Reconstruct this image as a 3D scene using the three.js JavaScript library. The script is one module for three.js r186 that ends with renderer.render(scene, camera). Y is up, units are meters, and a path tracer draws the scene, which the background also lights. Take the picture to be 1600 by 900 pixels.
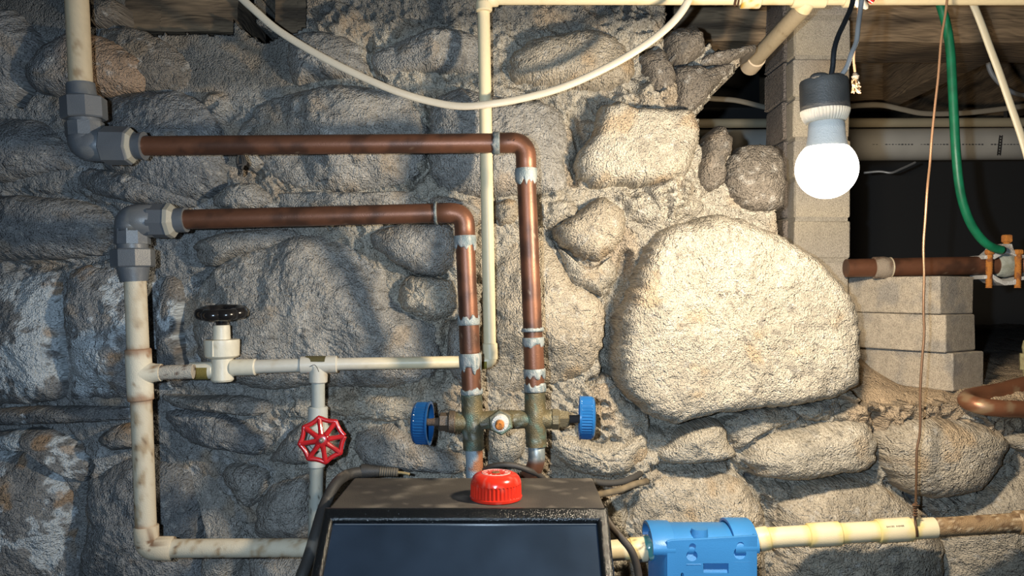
import * as THREE from 'three';
import { RoundedBoxGeometry } from 'three/addons/geometries/RoundedBoxGeometry.js';
import { mergeGeometries, toCreasedNormals as creasedAtHundredths } from 'three/addons/utils/BufferGeometryUtils.js';
import { createNoise3D } from 'simplex-noise';

// ---------------------------------------------------------------- camera, light, exposure
const EYE = 1.4, FOCAL = 1250;                       // eye height in metres, focal length in pixels of the 1600x900 frame
const scene = new THREE.Scene();
scene.background = new THREE.Color(0x000000);
const camera = new THREE.PerspectiveCamera(2 * Math.atan(450 / FOCAL) * 180 / Math.PI, 16 / 9, 0.02, 20);
camera.position.set(0, EYE, 0); camera.lookAt(0, EYE, -1); camera.updateMatrixWorld();
const renderer = new THREE.WebGLRenderer({ antialias: true });
renderer.toneMapping = THREE.LinearToneMapping;
renderer.toneMappingExposure = 1.22;
renderer.shadowMap.enabled = true;
const BULB = { x: 0.2868, y: EYE + 0.1090, z: -0.73 };
const bulbLight = new THREE.PointLight(new THREE.Color().setRGB(1, 0.84, 0.62), 1.5, 0, 2);
bulbLight.position.set(BULB.x, BULB.y, BULB.z); bulbLight.castShadow = true; bulbLight.shadow.radius = 1.3;
bulbLight.name = 'bulb_light';
scene.add(bulbLight);
// the lamp of the camera that took the picture, beside its lens
const torch = new THREE.SpotLight(new THREE.Color().setRGB(0.60, 0.79, 1.0), 2.05, 0, 1.15, 0.9, 2);
torch.position.set(-0.055, EYE + 0.012, 0.0); torch.target.position.set(-0.05, EYE, -1); torch.castShadow = true; torch.shadow.radius = 0.35;
torch.name = 'camera_lamp';
scene.add(torch, torch.target);

// ---------------------------------------------------------------- noise
function rng(seed) { let a = seed >>> 0; return () => { a = (a + 0x6D2B79F5) | 0; let t = Math.imul(a ^ (a >>> 15), 1 | a); t = (t + Math.imul(t ^ (t >>> 7), 61 | t)) ^ t; return ((t ^ (t >>> 14)) >>> 0) / 4294967296; }; }
const nz = createNoise3D(rng(11));
function fbm(x, y, z, f, oct = 3) { let s = 0, a = 1, t = 0; for (let i = 0; i < oct; i++) { s += a * nz(x * f, y * f, z * f + i * 7.3); t += a; a *= 0.5; f *= 2.03; } return s / t; }
const billow = (x, y, z, f, o) => 1 - 2 * Math.abs(nz(x * f, y * f, z * f + (o || 0)));   // rounded hollows, sharp ridges
const sst = (x, a, b) => { const t = Math.min(1, Math.max(0, (x - a) / (b - a))); return t * t * (3 - 2 * t); };
const mix3 = (a, b, t) => [a[0] + (b[0] - a[0]) * t, a[1] + (b[1] - a[1]) * t, a[2] + (b[2] - a[2]) * t];
const mul3 = (a, k) => [a[0] * k, a[1] * k, a[2] * k];
// periodic gradient noise for tiling textures
const PG = new Float32Array(512), PT = new Uint8Array(512);
{ const r = rng(5); const p = [...Array(256).keys()]; for (let i = 255; i > 0; i--) { const j = Math.floor(r() * (i + 1)); [p[i], p[j]] = [p[j], p[i]]; } for (let i = 0; i < 512; i++) { PT[i] = p[i & 255]; PG[i] = r() * Math.PI * 2; } }
function pn(x, y, per, seed) {
  const xi = Math.floor(x), yi = Math.floor(y), fx = x - xi, fy = y - yi;
  const g = (i, j, dx, dy) => { const h = PT[(PT[(((i % per) + per) % per) & 255] + (((j % per) + per) % per) + seed) & 255]; const a = PG[h]; return Math.cos(a) * dx + Math.sin(a) * dy; };
  const u = fx * fx * fx * (fx * (fx * 6 - 15) + 10), v = fy * fy * fy * (fy * (fy * 6 - 15) + 10);
  const a = g(xi, yi, fx, fy), b = g(xi + 1, yi, fx - 1, fy), c = g(xi, yi + 1, fx, fy - 1), d = g(xi + 1, yi + 1, fx - 1, fy - 1);
  return (a + (b - a) * u + (c - a) * v + (a - b - c + d) * u * v) * 1.5;
}
function tex(n, fn, srgb) {       // fn(u, v) gives grey 0..1 or [r, g, b]
  const d = new Uint8Array(n * n * 4);
  for (let j = 0; j < n; j++) for (let i = 0; i < n; i++) {
    const v = fn(i / n, j / n), k = (j * n + i) * 4, c = Array.isArray(v) ? v : [v, v, v];
    d[k] = Math.min(255, Math.max(0, c[0] * 255)); d[k + 1] = Math.min(255, Math.max(0, c[1] * 255)); d[k + 2] = Math.min(255, Math.max(0, c[2] * 255)); d[k + 3] = 255;
  }
  const t = new THREE.DataTexture(d, n, n); t.wrapS = t.wrapT = THREE.RepeatWrapping; t.magFilter = THREE.LinearFilter; t.minFilter = THREE.LinearMipmapLinearFilter; t.generateMipmaps = true;
  if (srgb) t.colorSpace = THREE.SRGBColorSpace;
  t.needsUpdate = true; return t;
}
// uv is in metres everywhere; each texture repeats by its own size
const per = (t, size) => { t.repeat.set(1 / size, 1 / size); return t; };
const crinkle = per(tex(1024, (u, v) => {      // wormy pitted stone skin, tile 0.3 m
  const wx = pn(u * 12, v * 12, 12, 3) * 0.006, wy = pn(u * 12, v * 12, 12, 41) * 0.006; u += wx; v += wy;
  const r1 = 1 - Math.abs(pn(u * 34, v * 34, 34, 9)) * 2, r2 = 1 - Math.abs(pn(u * 70, v * 70, 70, 17)) * 2, r3 = pn(u * 150, v * 150, 150, 23), l = pn(u * 14, v * 14, 14, 77);
  const r4 = pn(u * 256, v * 256, 256, 51), r5 = 1 - Math.abs(pn(u * 130, v * 130, 130, 61)) * 2; const pit = sst(pn(u * 48, v * 48, 48, 91), 0.28, 0.6) + 0.6 * sst(pn(u * 110, v * 110, 110, 95), 0.3, 0.6); return 0.55 + 0.12 * l + 0.04 * r1 + 0.09 * r2 + 0.10 * r5 + 0.13 * r3 + 0.13 * r4 - 0.26 * pit;
}), 0.3);
const speckle = per(tex(1024, (u, v) => {      // mineral grains, tile 0.25 m
  const a = pn(u * 160, v * 160, 160, 3), b = pn(u * 80, v * 80, 80, 13), c = pn(u * 20, v * 20, 20, 31);
  let k = 0.86 + 0.16 * a + 0.12 * b + 0.08 * c; if (a > 0.42) k += 0.12; if (a < -0.45) k -= 0.2;
  return [k, k * 0.992, k * 0.98];
}, false), 0.25);
const grit = per(tex(512, (u, v) => 0.5 + 0.25 * pn(u * 60, v * 60, 60, 5) + 0.22 * pn(u * 120, v * 120, 120, 8) + 0.12 * pn(u * 20, v * 20, 20, 1)), 0.1);
const woodBump = per(tex(512, (u, v) => { const w = pn(u * 4, v * 8, 8, 3); return 0.5 + 0.3 * pn(u * 5, v * 60 + w * 3, 60, 5) + 0.2 * pn(u * 10, v * 120, 120, 15); }), 0.3);
const woodTone = per(tex(512, (u, v) => { const w = pn(u * 4, v * 8, 4, 3); const k = 0.78 + 0.22 * pn(u * 4, v * 40 + w * 4, 40, 5) + 0.12 * pn(u * 8, v * 120, 120, 15); return [k, k * 0.97, k * 0.93]; }), 0.3);
const leather = per(tex(512, (u, v) => 0.5 + 0.3 * (1 - Math.abs(pn(u * 50, v * 50, 50, 5)) * 2) + 0.2 * pn(u * 100, v * 100, 100, 9)), 0.06);

// ---------------------------------------------------------------- materials (tone comes from vertex colours or from color)
const std = (o) => new THREE.MeshStandardMaterial(o);
const M = {
  stone: std({ vertexColors: true, map: speckle, bumpMap: crinkle, bumpScale: 0.0056, roughness: 0.93 }),
  mortar: std({ vertexColors: true, map: speckle, bumpMap: crinkle, bumpScale: 0.0066, roughness: 0.97 }),
  concrete: std({ vertexColors: true, map: speckle, bumpMap: grit, bumpScale: 0.0016, roughness: 0.95 }),
  dirt: std({ vertexColors: true, map: speckle, bumpMap: crinkle, bumpScale: 0.004, roughness: 1 }),
  wood: std({ vertexColors: true, map: woodTone, bumpMap: woodBump, bumpScale: 0.003, roughness: 0.9 }),
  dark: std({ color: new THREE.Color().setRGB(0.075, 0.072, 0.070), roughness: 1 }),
  plain: std({ color: new THREE.Color().setRGB(0.13, 0.12, 0.11), roughness: 1, bumpMap: grit, bumpScale: 0.002 }),
  plastic: std({ vertexColors: true, roughness: 0.42, bumpMap: grit, bumpScale: 0.00015 }),
  matte: std({ vertexColors: true, roughness: 0.72, bumpMap: grit, bumpScale: 0.0003 }),
  copper: std({ vertexColors: true, metalness: 0.5, roughness: 0.43, bumpMap: grit, bumpScale: 0.00012 }),
  bronze: std({ vertexColors: true, metalness: 0.45, roughness: 0.5, bumpMap: grit, bumpScale: 0.0006 }),
  solder: std({ vertexColors: true, metalness: 0.25, roughness: 0.6, bumpMap: grit, bumpScale: 0.0007 }),
  rust: std({ vertexColors: true, roughness: 0.85, bumpMap: grit, bumpScale: 0.0012 }),
  gloss: std({ vertexColors: true, roughness: 0.2 }),
  blackPlastic: std({ vertexColors: true, roughness: 0.22, bumpMap: leather, bumpScale: 0.0004 }),
  dusty: std({ vertexColors: true, roughness: 0.85, bumpMap: grit, bumpScale: 0.0003 }),
  panel: std({ vertexColors: true, roughness: 0.17 }),
  rubber: std({ vertexColors: true, roughness: 0.6, bumpMap: grit, bumpScale: 0.0003 }),
};

// ---------------------------------------------------------------- helpers
const toCreasedNormals = (g, a) => { g.scale(4000, 4000, 4000); const h = creasedAtHundredths(g, a); return h.scale(1 / 4000, 1 / 4000, 1 / 4000); };   // it joins points by hundredths of a unit
const V = (x, y, z) => new THREE.Vector3(x, y, z);
const P = (px, py, Z) => V((px - 800) / FOCAL * Z, EYE + (450 - py) / FOCAL * Z, -Z);   // a point of the place from where it shows and how far it is
const R = (px, Z) => px / FOCAL * Z;
const used = {};
function numbered(n) { const k = used[n] = (used[n] ?? -1) + 1; return k ? `${n}_${String(k).padStart(3, '0')}` : n; }
function tag(o, label, category, group) { o.userData.label = label; o.userData.category = category; if (group) o.userData.group = group; return o; }
function thing(name, label, category, at, group) { const o = new THREE.Group(); o.name = numbered(name); if (at) o.position.copy(at); scene.add(o); o.updateMatrixWorld(); return tag(o, label, category, group); }
function clean(g) { let h = g.index ? g.toNonIndexed() : g; for (const k of Object.keys(h.attributes)) if (!['position', 'normal', 'uv'].includes(k)) h.deleteAttribute(k); return h; }
const _v = new THREE.Vector3();
// paint: [r,g,b] linear, or fn(x, y, z) in world coordinates giving one; geometry comes in world coordinates
function obj(name, geos, m, parent, paint, label) {
  geos = Array.isArray(geos) ? geos : [geos];
  const g = geos.length > 1 ? mergeGeometries(geos.map(clean)) : geos[0];
  if (paint && m.vertexColors) {
    const p = g.attributes.position, c = new Float32Array(p.count * 3);
    for (let i = 0; i < p.count; i++) { const k = typeof paint === 'function' ? paint(p.getX(i), p.getY(i), p.getZ(i)) : paint; c[i * 3] = Math.max(0, k[0]); c[i * 3 + 1] = Math.max(0, k[1]); c[i * 3 + 2] = Math.max(0, k[2]); }
    g.setAttribute('color', new THREE.BufferAttribute(c, 3));
  }
  const o = new THREE.Mesh(g, m); o.castShadow = o.receiveShadow = true;
  if (parent) { o.name = name; parent.updateWorldMatrix(true, false); _v.setFromMatrixPosition(parent.matrixWorld); g.translate(-_v.x, -_v.y, -_v.z); parent.add(o); } else { o.name = numbered(name); g.computeBoundingBox(); const b = g.boundingBox; const at = V((b.min.x + b.max.x) / 2, b.min.y, (b.min.z + b.max.z) / 2); g.translate(-at.x, -at.y, -at.z); o.position.copy(at); scene.add(o); }
  if (label) o.userData.label = label;
  return o;
}
function struct(name, geos, m, parent, paint) { const o = obj(name, geos, m, parent, paint); if (!parent) o.userData.kind = 'structure'; return o; }
// rings of points joined into a tube; ring = {c, u, v, r(angle) or number, s}
function rings(list, n, caps = true) {
  const pos = [], uv = [], idx = [];
  let circ = 0.05; for (const q of list) circ = Math.max(circ, typeof q.r === 'number' ? q.r * 6.283 : 0);
  for (const q of list) for (let i = 0; i <= n; i++) {
    const a = i / n * Math.PI * 2, r = typeof q.r === 'function' ? q.r(a) : q.r, ca = Math.cos(a) * r, sa = Math.sin(a) * r;
    pos.push(q.c.x + q.u.x * ca + q.v.x * sa, q.c.y + q.u.y * ca + q.v.y * sa, q.c.z + q.u.z * ca + q.v.z * sa); uv.push(i / n * circ, q.s);
  }
  for (let k = 0; k < list.length - 1; k++) for (let i = 0; i < n; i++) { const a = k * (n + 1) + i, b = a + n + 1; idx.push(a, a + 1, b, a + 1, b + 1, b); }
  if (caps) for (const [k, f] of [[0, 1], [list.length - 1, 0]]) { const c = pos.length / 3, q = list[k]; pos.push(q.c.x, q.c.y, q.c.z); uv.push(0, q.s); for (let i = 0; i < n; i++) { const a = k * (n + 1) + i; f ? idx.push(c, a + 1, a) : idx.push(c, a, a + 1); } }
  const g = new THREE.BufferGeometry(); g.setAttribute('position', new THREE.Float32BufferAttribute(pos, 3)); g.setAttribute('uv', new THREE.Float32BufferAttribute(uv, 2)); g.setIndex(idx); g.computeVertexNormals();
  // close the seam's normals
  const N = g.attributes.normal; for (let k = 0; k < list.length; k++) { const a = k * (n + 1), b = a + n; const x = N.getX(a) + N.getX(b), y = N.getY(a) + N.getY(b), z = N.getZ(a) + N.getZ(b), l = Math.hypot(x, y, z) || 1; N.setXYZ(a, x / l, y / l, z / l); N.setXYZ(b, x / l, y / l, z / l); }
  return g;
}
const frame = (d) => { const u = Math.abs(d.y) > 0.8 ? V(1, 0, 0) : V(0, 1, 0); u.addScaledVector(d, -u.dot(d)).normalize(); return [u, V(0, 0, 0).crossVectors(d, u).normalize()]; };
// a turned shape along a -> b; profile = [[share of the length, radius], ...]; n = 6 or 8 makes a nut
function turned(a, b, prof, n = 28, o = {}) {
  const d = b.clone().sub(a), L = d.length(); d.normalize(); const [u, v] = frame(d); const list = []; const step = o.step || 0.004;
  const tw = o.twist || 0; const u2 = u.clone().multiplyScalar(Math.cos(tw)).addScaledVector(v, Math.sin(tw)), v2 = v.clone().multiplyScalar(Math.cos(tw)).addScaledVector(u, -Math.sin(tw));
  for (let i = 0; i < prof.length; i++) {
    const [t, r] = prof[i];
    if (i) { const [t0, r0] = prof[i - 1], m = Math.floor(Math.abs(t - t0) * L / step); for (let k = 1; k < m; k++) { const f = k / m, tt = t0 + (t - t0) * f, rr = r0 + (r - r0) * f; list.push({ c: a.clone().addScaledVector(d, tt * L), u: u2, v: v2, r: o.mod ? (an) => o.mod(an, rr, tt) : rr, s: tt * L }); } }
    list.push({ c: a.clone().addScaledVector(d, t * L), u: u2, v: v2, r: o.mod ? (an) => o.mod(an, r, t) : r, s: t * L });
  }
  const g = rings(list, n, o.caps !== false); return toCreasedNormals(g, o.crease || 0.6);
}
const pipe = (a, b, r, n = 28) => turned(a, b, [[0, r * 0.92], [0.0001, r], [0.9999, r], [1, r * 0.92]], n);
const collar = (a, b, r, r2 = r) => { const L = a.distanceTo(b), e = Math.min(0.3, 0.0012 / L); return turned(a, b, [[0, r - 0.003], [0, r - 0.0012], [e, r], [1 - e, r2], [1, r2 - 0.0012], [1, r2 - 0.003]], 32); };
const nut = (a, b, r, n = 6, twist = 0) => { const L = a.distanceTo(b), e = Math.min(0.3, 0.0016 / L); return turned(a, b, [[0, r * 0.7], [0, r - 0.0018], [e, r], [1 - e, r], [1, r - 0.0018], [1, r * 0.7]], n, { twist, crease: 0.35, step: 0.02 }); };
// path with its corners rounded
function bend(pts, rad, seg = 12) {
  const out = [pts[0].clone()];
  for (let i = 1; i < pts.length - 1; i++) {
    const A = pts[i - 1], B = pts[i], C = pts[i + 1], d1 = B.clone().sub(A).normalize(), d2 = C.clone().sub(B).normalize();
    const k = Math.min(rad, A.distanceTo(B) * 0.49, B.distanceTo(C) * 0.49), s = B.clone().addScaledVector(d1, -k), e = B.clone().addScaledVector(d2, k);
    for (let j = 0; j <= seg; j++) { const t = j / seg, q = s.clone().multiplyScalar((1 - t) ** 2).addScaledVector(B, 2 * t * (1 - t) * 0.97 + 0).addScaledVector(e, t * t); const fix = 1 - ((1 - t) ** 2 + 2 * t * (1 - t) * 0.97 + t * t); q.addScaledVector(s, fix / 2).addScaledVector(e, fix / 2); out.push(q); }
  }
  out.push(pts[pts.length - 1].clone()); return out;
}
// a tube along points; flat squeezes it across
function sweep(pts, r, n = 20, o = {}) {
  const list = []; let s = 0, u = null; const N = pts.length;
  for (let i = 0; i < N; i++) {
    const d = (pts[Math.min(N - 1, i + 1)].clone().sub(pts[Math.max(0, i - 1)])).normalize();
    if (!u) u = frame(d)[0]; u = u.clone().addScaledVector(d, -u.dot(d)).normalize(); const v = V(0, 0, 0).crossVectors(d, u).normalize();
    if (i) s += pts[i].distanceTo(pts[i - 1]);
    const rr = typeof r === 'function' ? r(i / (N - 1), s) : r;
    list.push({ c: pts[i], u: u.clone(), v: o.flat ? v.multiplyScalar(o.flat) : v, r: rr, s });
  }
  return rings(list, n, true);
}
const curve = (pts, n = 80) => new THREE.CatmullRomCurve3(pts, false, 'centripetal').getSpacedPoints(n);
function box(w, h, d, at, rot, rad = 0.003, seg = 2) { const g = new RoundedBoxGeometry(w, h, d, seg, Math.min(rad, w / 2.1, h / 2.1, d / 2.1)); uvBox(g); if (rot) g.rotateY(rot); g.translate(at.x, at.y, at.z); return g; }
function uvBox(g) { const p = g.attributes.position, n = g.attributes.normal, uv = new Float32Array(p.count * 2); for (let i = 0; i < p.count; i++) { const ax = Math.abs(n.getX(i)), ay = Math.abs(n.getY(i)), az = Math.abs(n.getZ(i)); const [a, b] = az >= ax && az >= ay ? [p.getX(i), p.getY(i)] : ay >= ax ? [p.getX(i), p.getZ(i)] : [p.getZ(i), p.getY(i)]; uv[i * 2] = a; uv[i * 2 + 1] = b; } g.setAttribute('uv', new THREE.BufferAttribute(uv, 2)); return g; }
function slab(x0, x1, y0, y1, z0, z1, div) { const g = new THREE.BoxGeometry(x1 - x0, y1 - y0, z1 - z0, ...(div || [1, 1, 1])); uvBox(g); g.translate((x0 + x1) / 2, (y0 + y1) / 2, (z0 + z1) / 2); return g; }
// a flat outline of pixels at depth Z, given thickness towards the back
function plate(pxs, Z, thick, holes = [], bevel = 0.0012) {
  const f = (s, pts) => { pts.forEach(([x, y], i) => { const q = P(x, y, Z); i ? s.lineTo(q.x, q.y) : s.moveTo(q.x, q.y); }); s.closePath(); return s; };
  const sh = f(new THREE.Shape(), pxs); for (const h of holes) sh.holes.push(f(new THREE.Path(), h));
  const g = new THREE.ExtrudeGeometry(sh, { depth: thick, bevelEnabled: bevel > 0, bevelThickness: bevel, bevelSize: bevel, bevelOffset: -bevel, bevelSegments: 2, curveSegments: 16 }); g.translate(0, 0, -Z - thick); return g;
}
// stains and wear
const C = { cream: [0.68, 0.57, 0.38], creamOld: [0.56, 0.46, 0.31], white: [0.66, 0.62, 0.52], greyPvc: [0.105, 0.112, 0.122], copper: [0.30, 0.115, 0.052], bronze: [0.20, 0.165, 0.085], rust: [0.23, 0.085, 0.025], black: [0.012, 0.012, 0.013] };
const worn = (base, spot, amount, f = 40) => (x, y, z) => { const a = fbm(x, y, z, f, 3), b = nz(x * f * 6, y * f * 6, z * f * 6); const t = sst(a + b * 0.25, 0.62 - amount, 0.95 - amount); return mul3(mix3(base, spot, t), 1 + 0.06 * b); };
// ---------------------------------------------------------------- the setting: room shell
struct('floor', slab(-1.7, 2.0, -0.1, 0, -2.75, 1.7), M.plain);
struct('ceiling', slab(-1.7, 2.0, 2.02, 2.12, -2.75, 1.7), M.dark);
struct('wall_left', slab(-1.8, -1.7, 0, 2.02, -2.75, 1.7), M.plain);
struct('wall_right', slab(2.0, 2.1, 0, 2.02, -2.75, 1.7), M.dark);
struct('wall_front', slab(-1.7, 2.0, 0, 2.02, 1.7, 1.8), M.plain);
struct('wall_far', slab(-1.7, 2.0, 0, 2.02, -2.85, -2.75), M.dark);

// the rubble wall: mortar bed and one mesh per stone
const wall = new THREE.Group(); wall.name = 'wall_back'; wall.userData.kind = 'structure'; scene.add(wall);
const ZR = 1.115;
const pxOf = (x, z) => 800 + x * FOCAL / -z, pyOf = (y, z) => 450 - (y - EYE) * FOCAL / -z;
const poly = (s) => s.trim().split(/\s+/).map((q) => q.split(',').map(Number));
function inside(pts, x, y) { let c = false; for (let i = 0, j = pts.length - 1; i < pts.length; j = i++) { const [xi, yi] = pts[i], [xj, yj] = pts[j]; if ((yi > y) !== (yj > y) && x < (xj - xi) * (y - yi) / (yj - yi) + xi) c = !c; } return c; }
// mortar heaped between the stones: x, y, radius in pixels, height in millimetres
const heaps = poly(`1030,145,45,30 985,150,40,22 690,650,60,22 560,640,60,16 640,690,60,14 1040,312,52,34 985,320,30,26 1180,672,45,14 1240,660,40,10 925,205,22,24 860,325,40,26 905,430,44,32 660,465,46,26 930,640,55,22 960,690,60,18
 960,30,60,16 850,60,30,14 700,60,40,10 1010,45,40,16 520,30,40,16 330,160,24,24 1330,630,50,20 1480,640,90,14 1560,650,60,18 470,650,50,10 1060,300,50,22 870,660,40,18 540,720,40,16 1400,640,70,18 1000,740,40,14 960,780,40,12 740,700,60,14 880,700,40,12 430,700,30,14 1190,780,22,12`.replace(/,(\d+) /g, ',$1 '));
const gap = poly('1096,178 1112,150 1140,122 1160,106 1168,84 1120,66 1060,50 1046,34 1050,-80 1900,-80 1900,628 1345,632 1318,560 1310,480 1270,425 1225,385 1222,330 1226,262 1216,230 1196,222 1168,228 1150,244 1146,206 1128,196 1108,206 1098,226');
const gapLeft = poly('322,-80 380,-80 392,30 428,48 404,58 384,46 352,20 330,4');
const beamGap = poly('172,-80 330,-80 352,20 352,44 172,44'), beamGap2 = poly('392,-80 470,-80 470,34 430,46 398,22');
// open joints: a polyline in pixels, half width in pixels, depth in millimetres
const joints = [['984,398 972,440 958,470 951,520 947,560 955,596', 8, 34], ['1000,648 1045,672 1078,666 1150,655 1210,646 1318,632', 11, 30], ['1022,736 1100,734 1152,724', 6, 18], ['1152,734 1180,754 1250,760 1310,750 1368,738', 7, 22], ['1375,650 1377,700 1374,742', 5, 24], ['895,178 908,226 897,282', 6, 20], ['668,150 672,205 664,262 640,284', 6, 22], ['574,58 573,98 590,120', 6, 20], ['55,66 41,112 14,152', 8, 26], ['862,360 888,402 920,416', 5, 18], ['604,395 640,425 690,432', 5, 18], ['700,510 692,560 680,596', 8, 20], ['1185,760 1206,800 1214,860', 8, 22], ['1440,782 1478,820 1484,880', 6, 20], ['1400,764 1450,790 1520,780', 8, 18], ['925,600 950,588', 5, 22], ['0,300 110,304 170,330', 6, 14], ['0,416 90,412 160,400', 6, 14], ['98,690 126,730 118,770', 6, 18], ['296,440 335,408 380,392', 6, 16], ['380,185 378,240 400,272', 7, 16], ['786,96 796,124 830,134', 6, 14]].map(([q, w, d]) => [poly(q), w, d]);
function segDist(p, x, y) { let m = 1e9; for (let i = 0; i < p.length - 1; i++) { const [ax, ay] = p[i], [bx, by] = p[i + 1], dx = bx - ax, dy = by - ay, t = Math.min(1, Math.max(0, ((x - ax) * dx + (y - ay) * dy) / (dx * dx + dy * dy))); m = Math.min(m, Math.hypot(x - ax - t * dx, y - ay - t * dy)); } return m; }
function mortarZ(x, y) {
  const px = pxOf(x, -ZR), py = pyOf(y, -ZR);
  const rough = (0.45 + 0.55 * sst(px, 180, 520)) * (1 - 0.7 * sst(px, 500, 430) * sst(py, 175, 140)) * (1 - 0.6 * sst(px, 1310, 1350) * sst(py, 690, 660));
  let h = 0.007 * fbm(x, y, 2, 7, 2) + rough * (0.0045 * billow(x, y, 1, 24) + 0.0040 * billow(x, y, 5, 55) + 0.0028 * billow(x, y, 9, 120) + 0.0012 * nz(x * 260, y * 260, 4));
  for (const [hx, hy, hr, hh] of heaps) { const d = ((px - hx) ** 2 + (py - hy) ** 2) / (hr * hr); if (d < 1) h += hh * 0.001 * (1 - d) ** 1.3 * (0.8 + 0.5 * billow(x, y, 3, 38)); }
  if (px > -80 && px < 1700 && py > -80 && py < 980) for (const [q, w, d] of joints) { const e = segDist(q, px + 3 * nz(x * 60, y * 60, 8), py + 3 * nz(x * 60, y * 60, 18)); if (e < w * 1.6) h -= d * 0.001 * sst(e, w * 1.6, w * 0.5); }
  return -1.137 + h;
}
const stoneTone = { g: [0.33, 0.315, 0.29], b: [0.34, 0.235, 0.16], t: [0.42, 0.365, 0.285], w: [0.31, 0.315, 0.32], d: [0.20, 0.172, 0.142], c: [0.50, 0.45, 0.365], k: [0.22, 0.225, 0.23], m: [0.44, 0.40, 0.33] };
function mortarPaint(x, y, z) {
  const px = pxOf(x, z), py = pyOf(y, z);
  let c = mix3([0.27, 0.275, 0.275], [0.45, 0.41, 0.34], sst(px, 250, 620)); c = mix3(c, [0.13, 0.128, 0.122], sst(py, 70, 25) * 0.85); c = mix3(c, [0.16, 0.155, 0.142], sst(px, 480, 440) * sst(px, 240, 280) * sst(py, 150, 125) * 0.8);  // dirt and the top pipe's shadow painted dark along the wall's top
  c = mix3(c, [0.40, 0.30, 0.20], sst(fbm(x, y, 8, 9, 3), 0.15, 0.5) * 0.55);
  c = mix3(c, [0.44, 0.325, 0.21], sst(px, 1300, 1345) * sst(py, 700, 660) * 0.85);
  if (px < 460) c = mix3(c, [0.55, 0.58, 0.6], sst(fbm(x, y, 3, 14, 4), 0.22, 0.4) * 0.45 * sst(py, 150, 220));
  return mul3(c, 1 + 0.16 * fbm(x, y, 1, 60, 2) + 0.1 * nz(x * 12, y * 12, 7));
}
{
  const xs = [], ys = [];
  for (let x = -1.68; x < 2.0;) { xs.push(x); x += (x > -0.80 && x < 0.80) ? 0.0029 : 0.03; } xs.push(2.0);
  for (let y = 0; y < 2.02;) { ys.push(y); y += (y > 0.96 && y < 1.84) ? 0.0029 : 0.03; } ys.push(2.02);
  const nx = xs.length, ny = ys.length, pos = new Float32Array(nx * ny * 3), keep = new Uint8Array(nx * ny), uv = new Float32Array(nx * ny * 2);
  for (let j = 0; j < ny; j++) for (let i = 0; i < nx; i++) {
    const x = xs[i], y = ys[j], k = j * nx + i, px = pxOf(x, -ZR), py = pyOf(y, -ZR);
    pos[k * 3] = x; pos[k * 3 + 1] = y; pos[k * 3 + 2] = mortarZ(x, y); uv[k * 2] = x; uv[k * 2 + 1] = y;
    const jx = 5 * fbm(x, y, 0, 50, 2), jy = 5 * fbm(x, y, 9, 50, 2);
    keep[k] = !(inside(gap, px + jx, py + jy) || inside(gapLeft, px + jx, py + jy) || inside(beamGap, px, py + jy * 0.6) || inside(beamGap2, px, py + jy * 0.6) || (px > 1330 && py < 610));
  }
  const idx = [], edge = new Map();
  for (let j = 0; j < ny - 1; j++) for (let i = 0; i < nx - 1; i++) {
    const a = j * nx + i, b = a + 1, c = a + nx, d = c + 1;
    for (const [p, q, r] of [[a, b, c], [b, d, c]]) if (keep[p] && keep[q] && keep[r]) { idx.push(p, q, r); for (const [s, t] of [[p, q], [q, r], [r, p]]) { const key = s < t ? s * 1e7 + t : t * 1e7 + s; edge.has(key) ? edge.delete(key) : edge.set(key, [s, t]); } }
  }
  // the wall's thickness behind every open edge
  const P2 = Array.from(pos), U2 = Array.from(uv), back = new Map();
  const bk = (s) => { if (!back.has(s)) { back.set(s, P2.length / 3); P2.push(pos[s * 3], pos[s * 3 + 1], -1.34); U2.push(pos[s * 3] + 0.2, pos[s * 3 + 1] + 0.2); } return back.get(s); };
  for (const [s, t] of edge.values()) { const bs = bk(s), bt = bk(t); idx.push(t, s, bs, t, bs, bt); }
  const g = new THREE.BufferGeometry(); g.setAttribute('position', new THREE.Float32BufferAttribute(P2, 3)); g.setAttribute('uv', new THREE.Float32BufferAttribute(U2, 2)); g.setIndex(idx); g.computeVertexNormals();
  struct('mortar', g, M.mortar, wall, mortarPaint);
}

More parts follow.
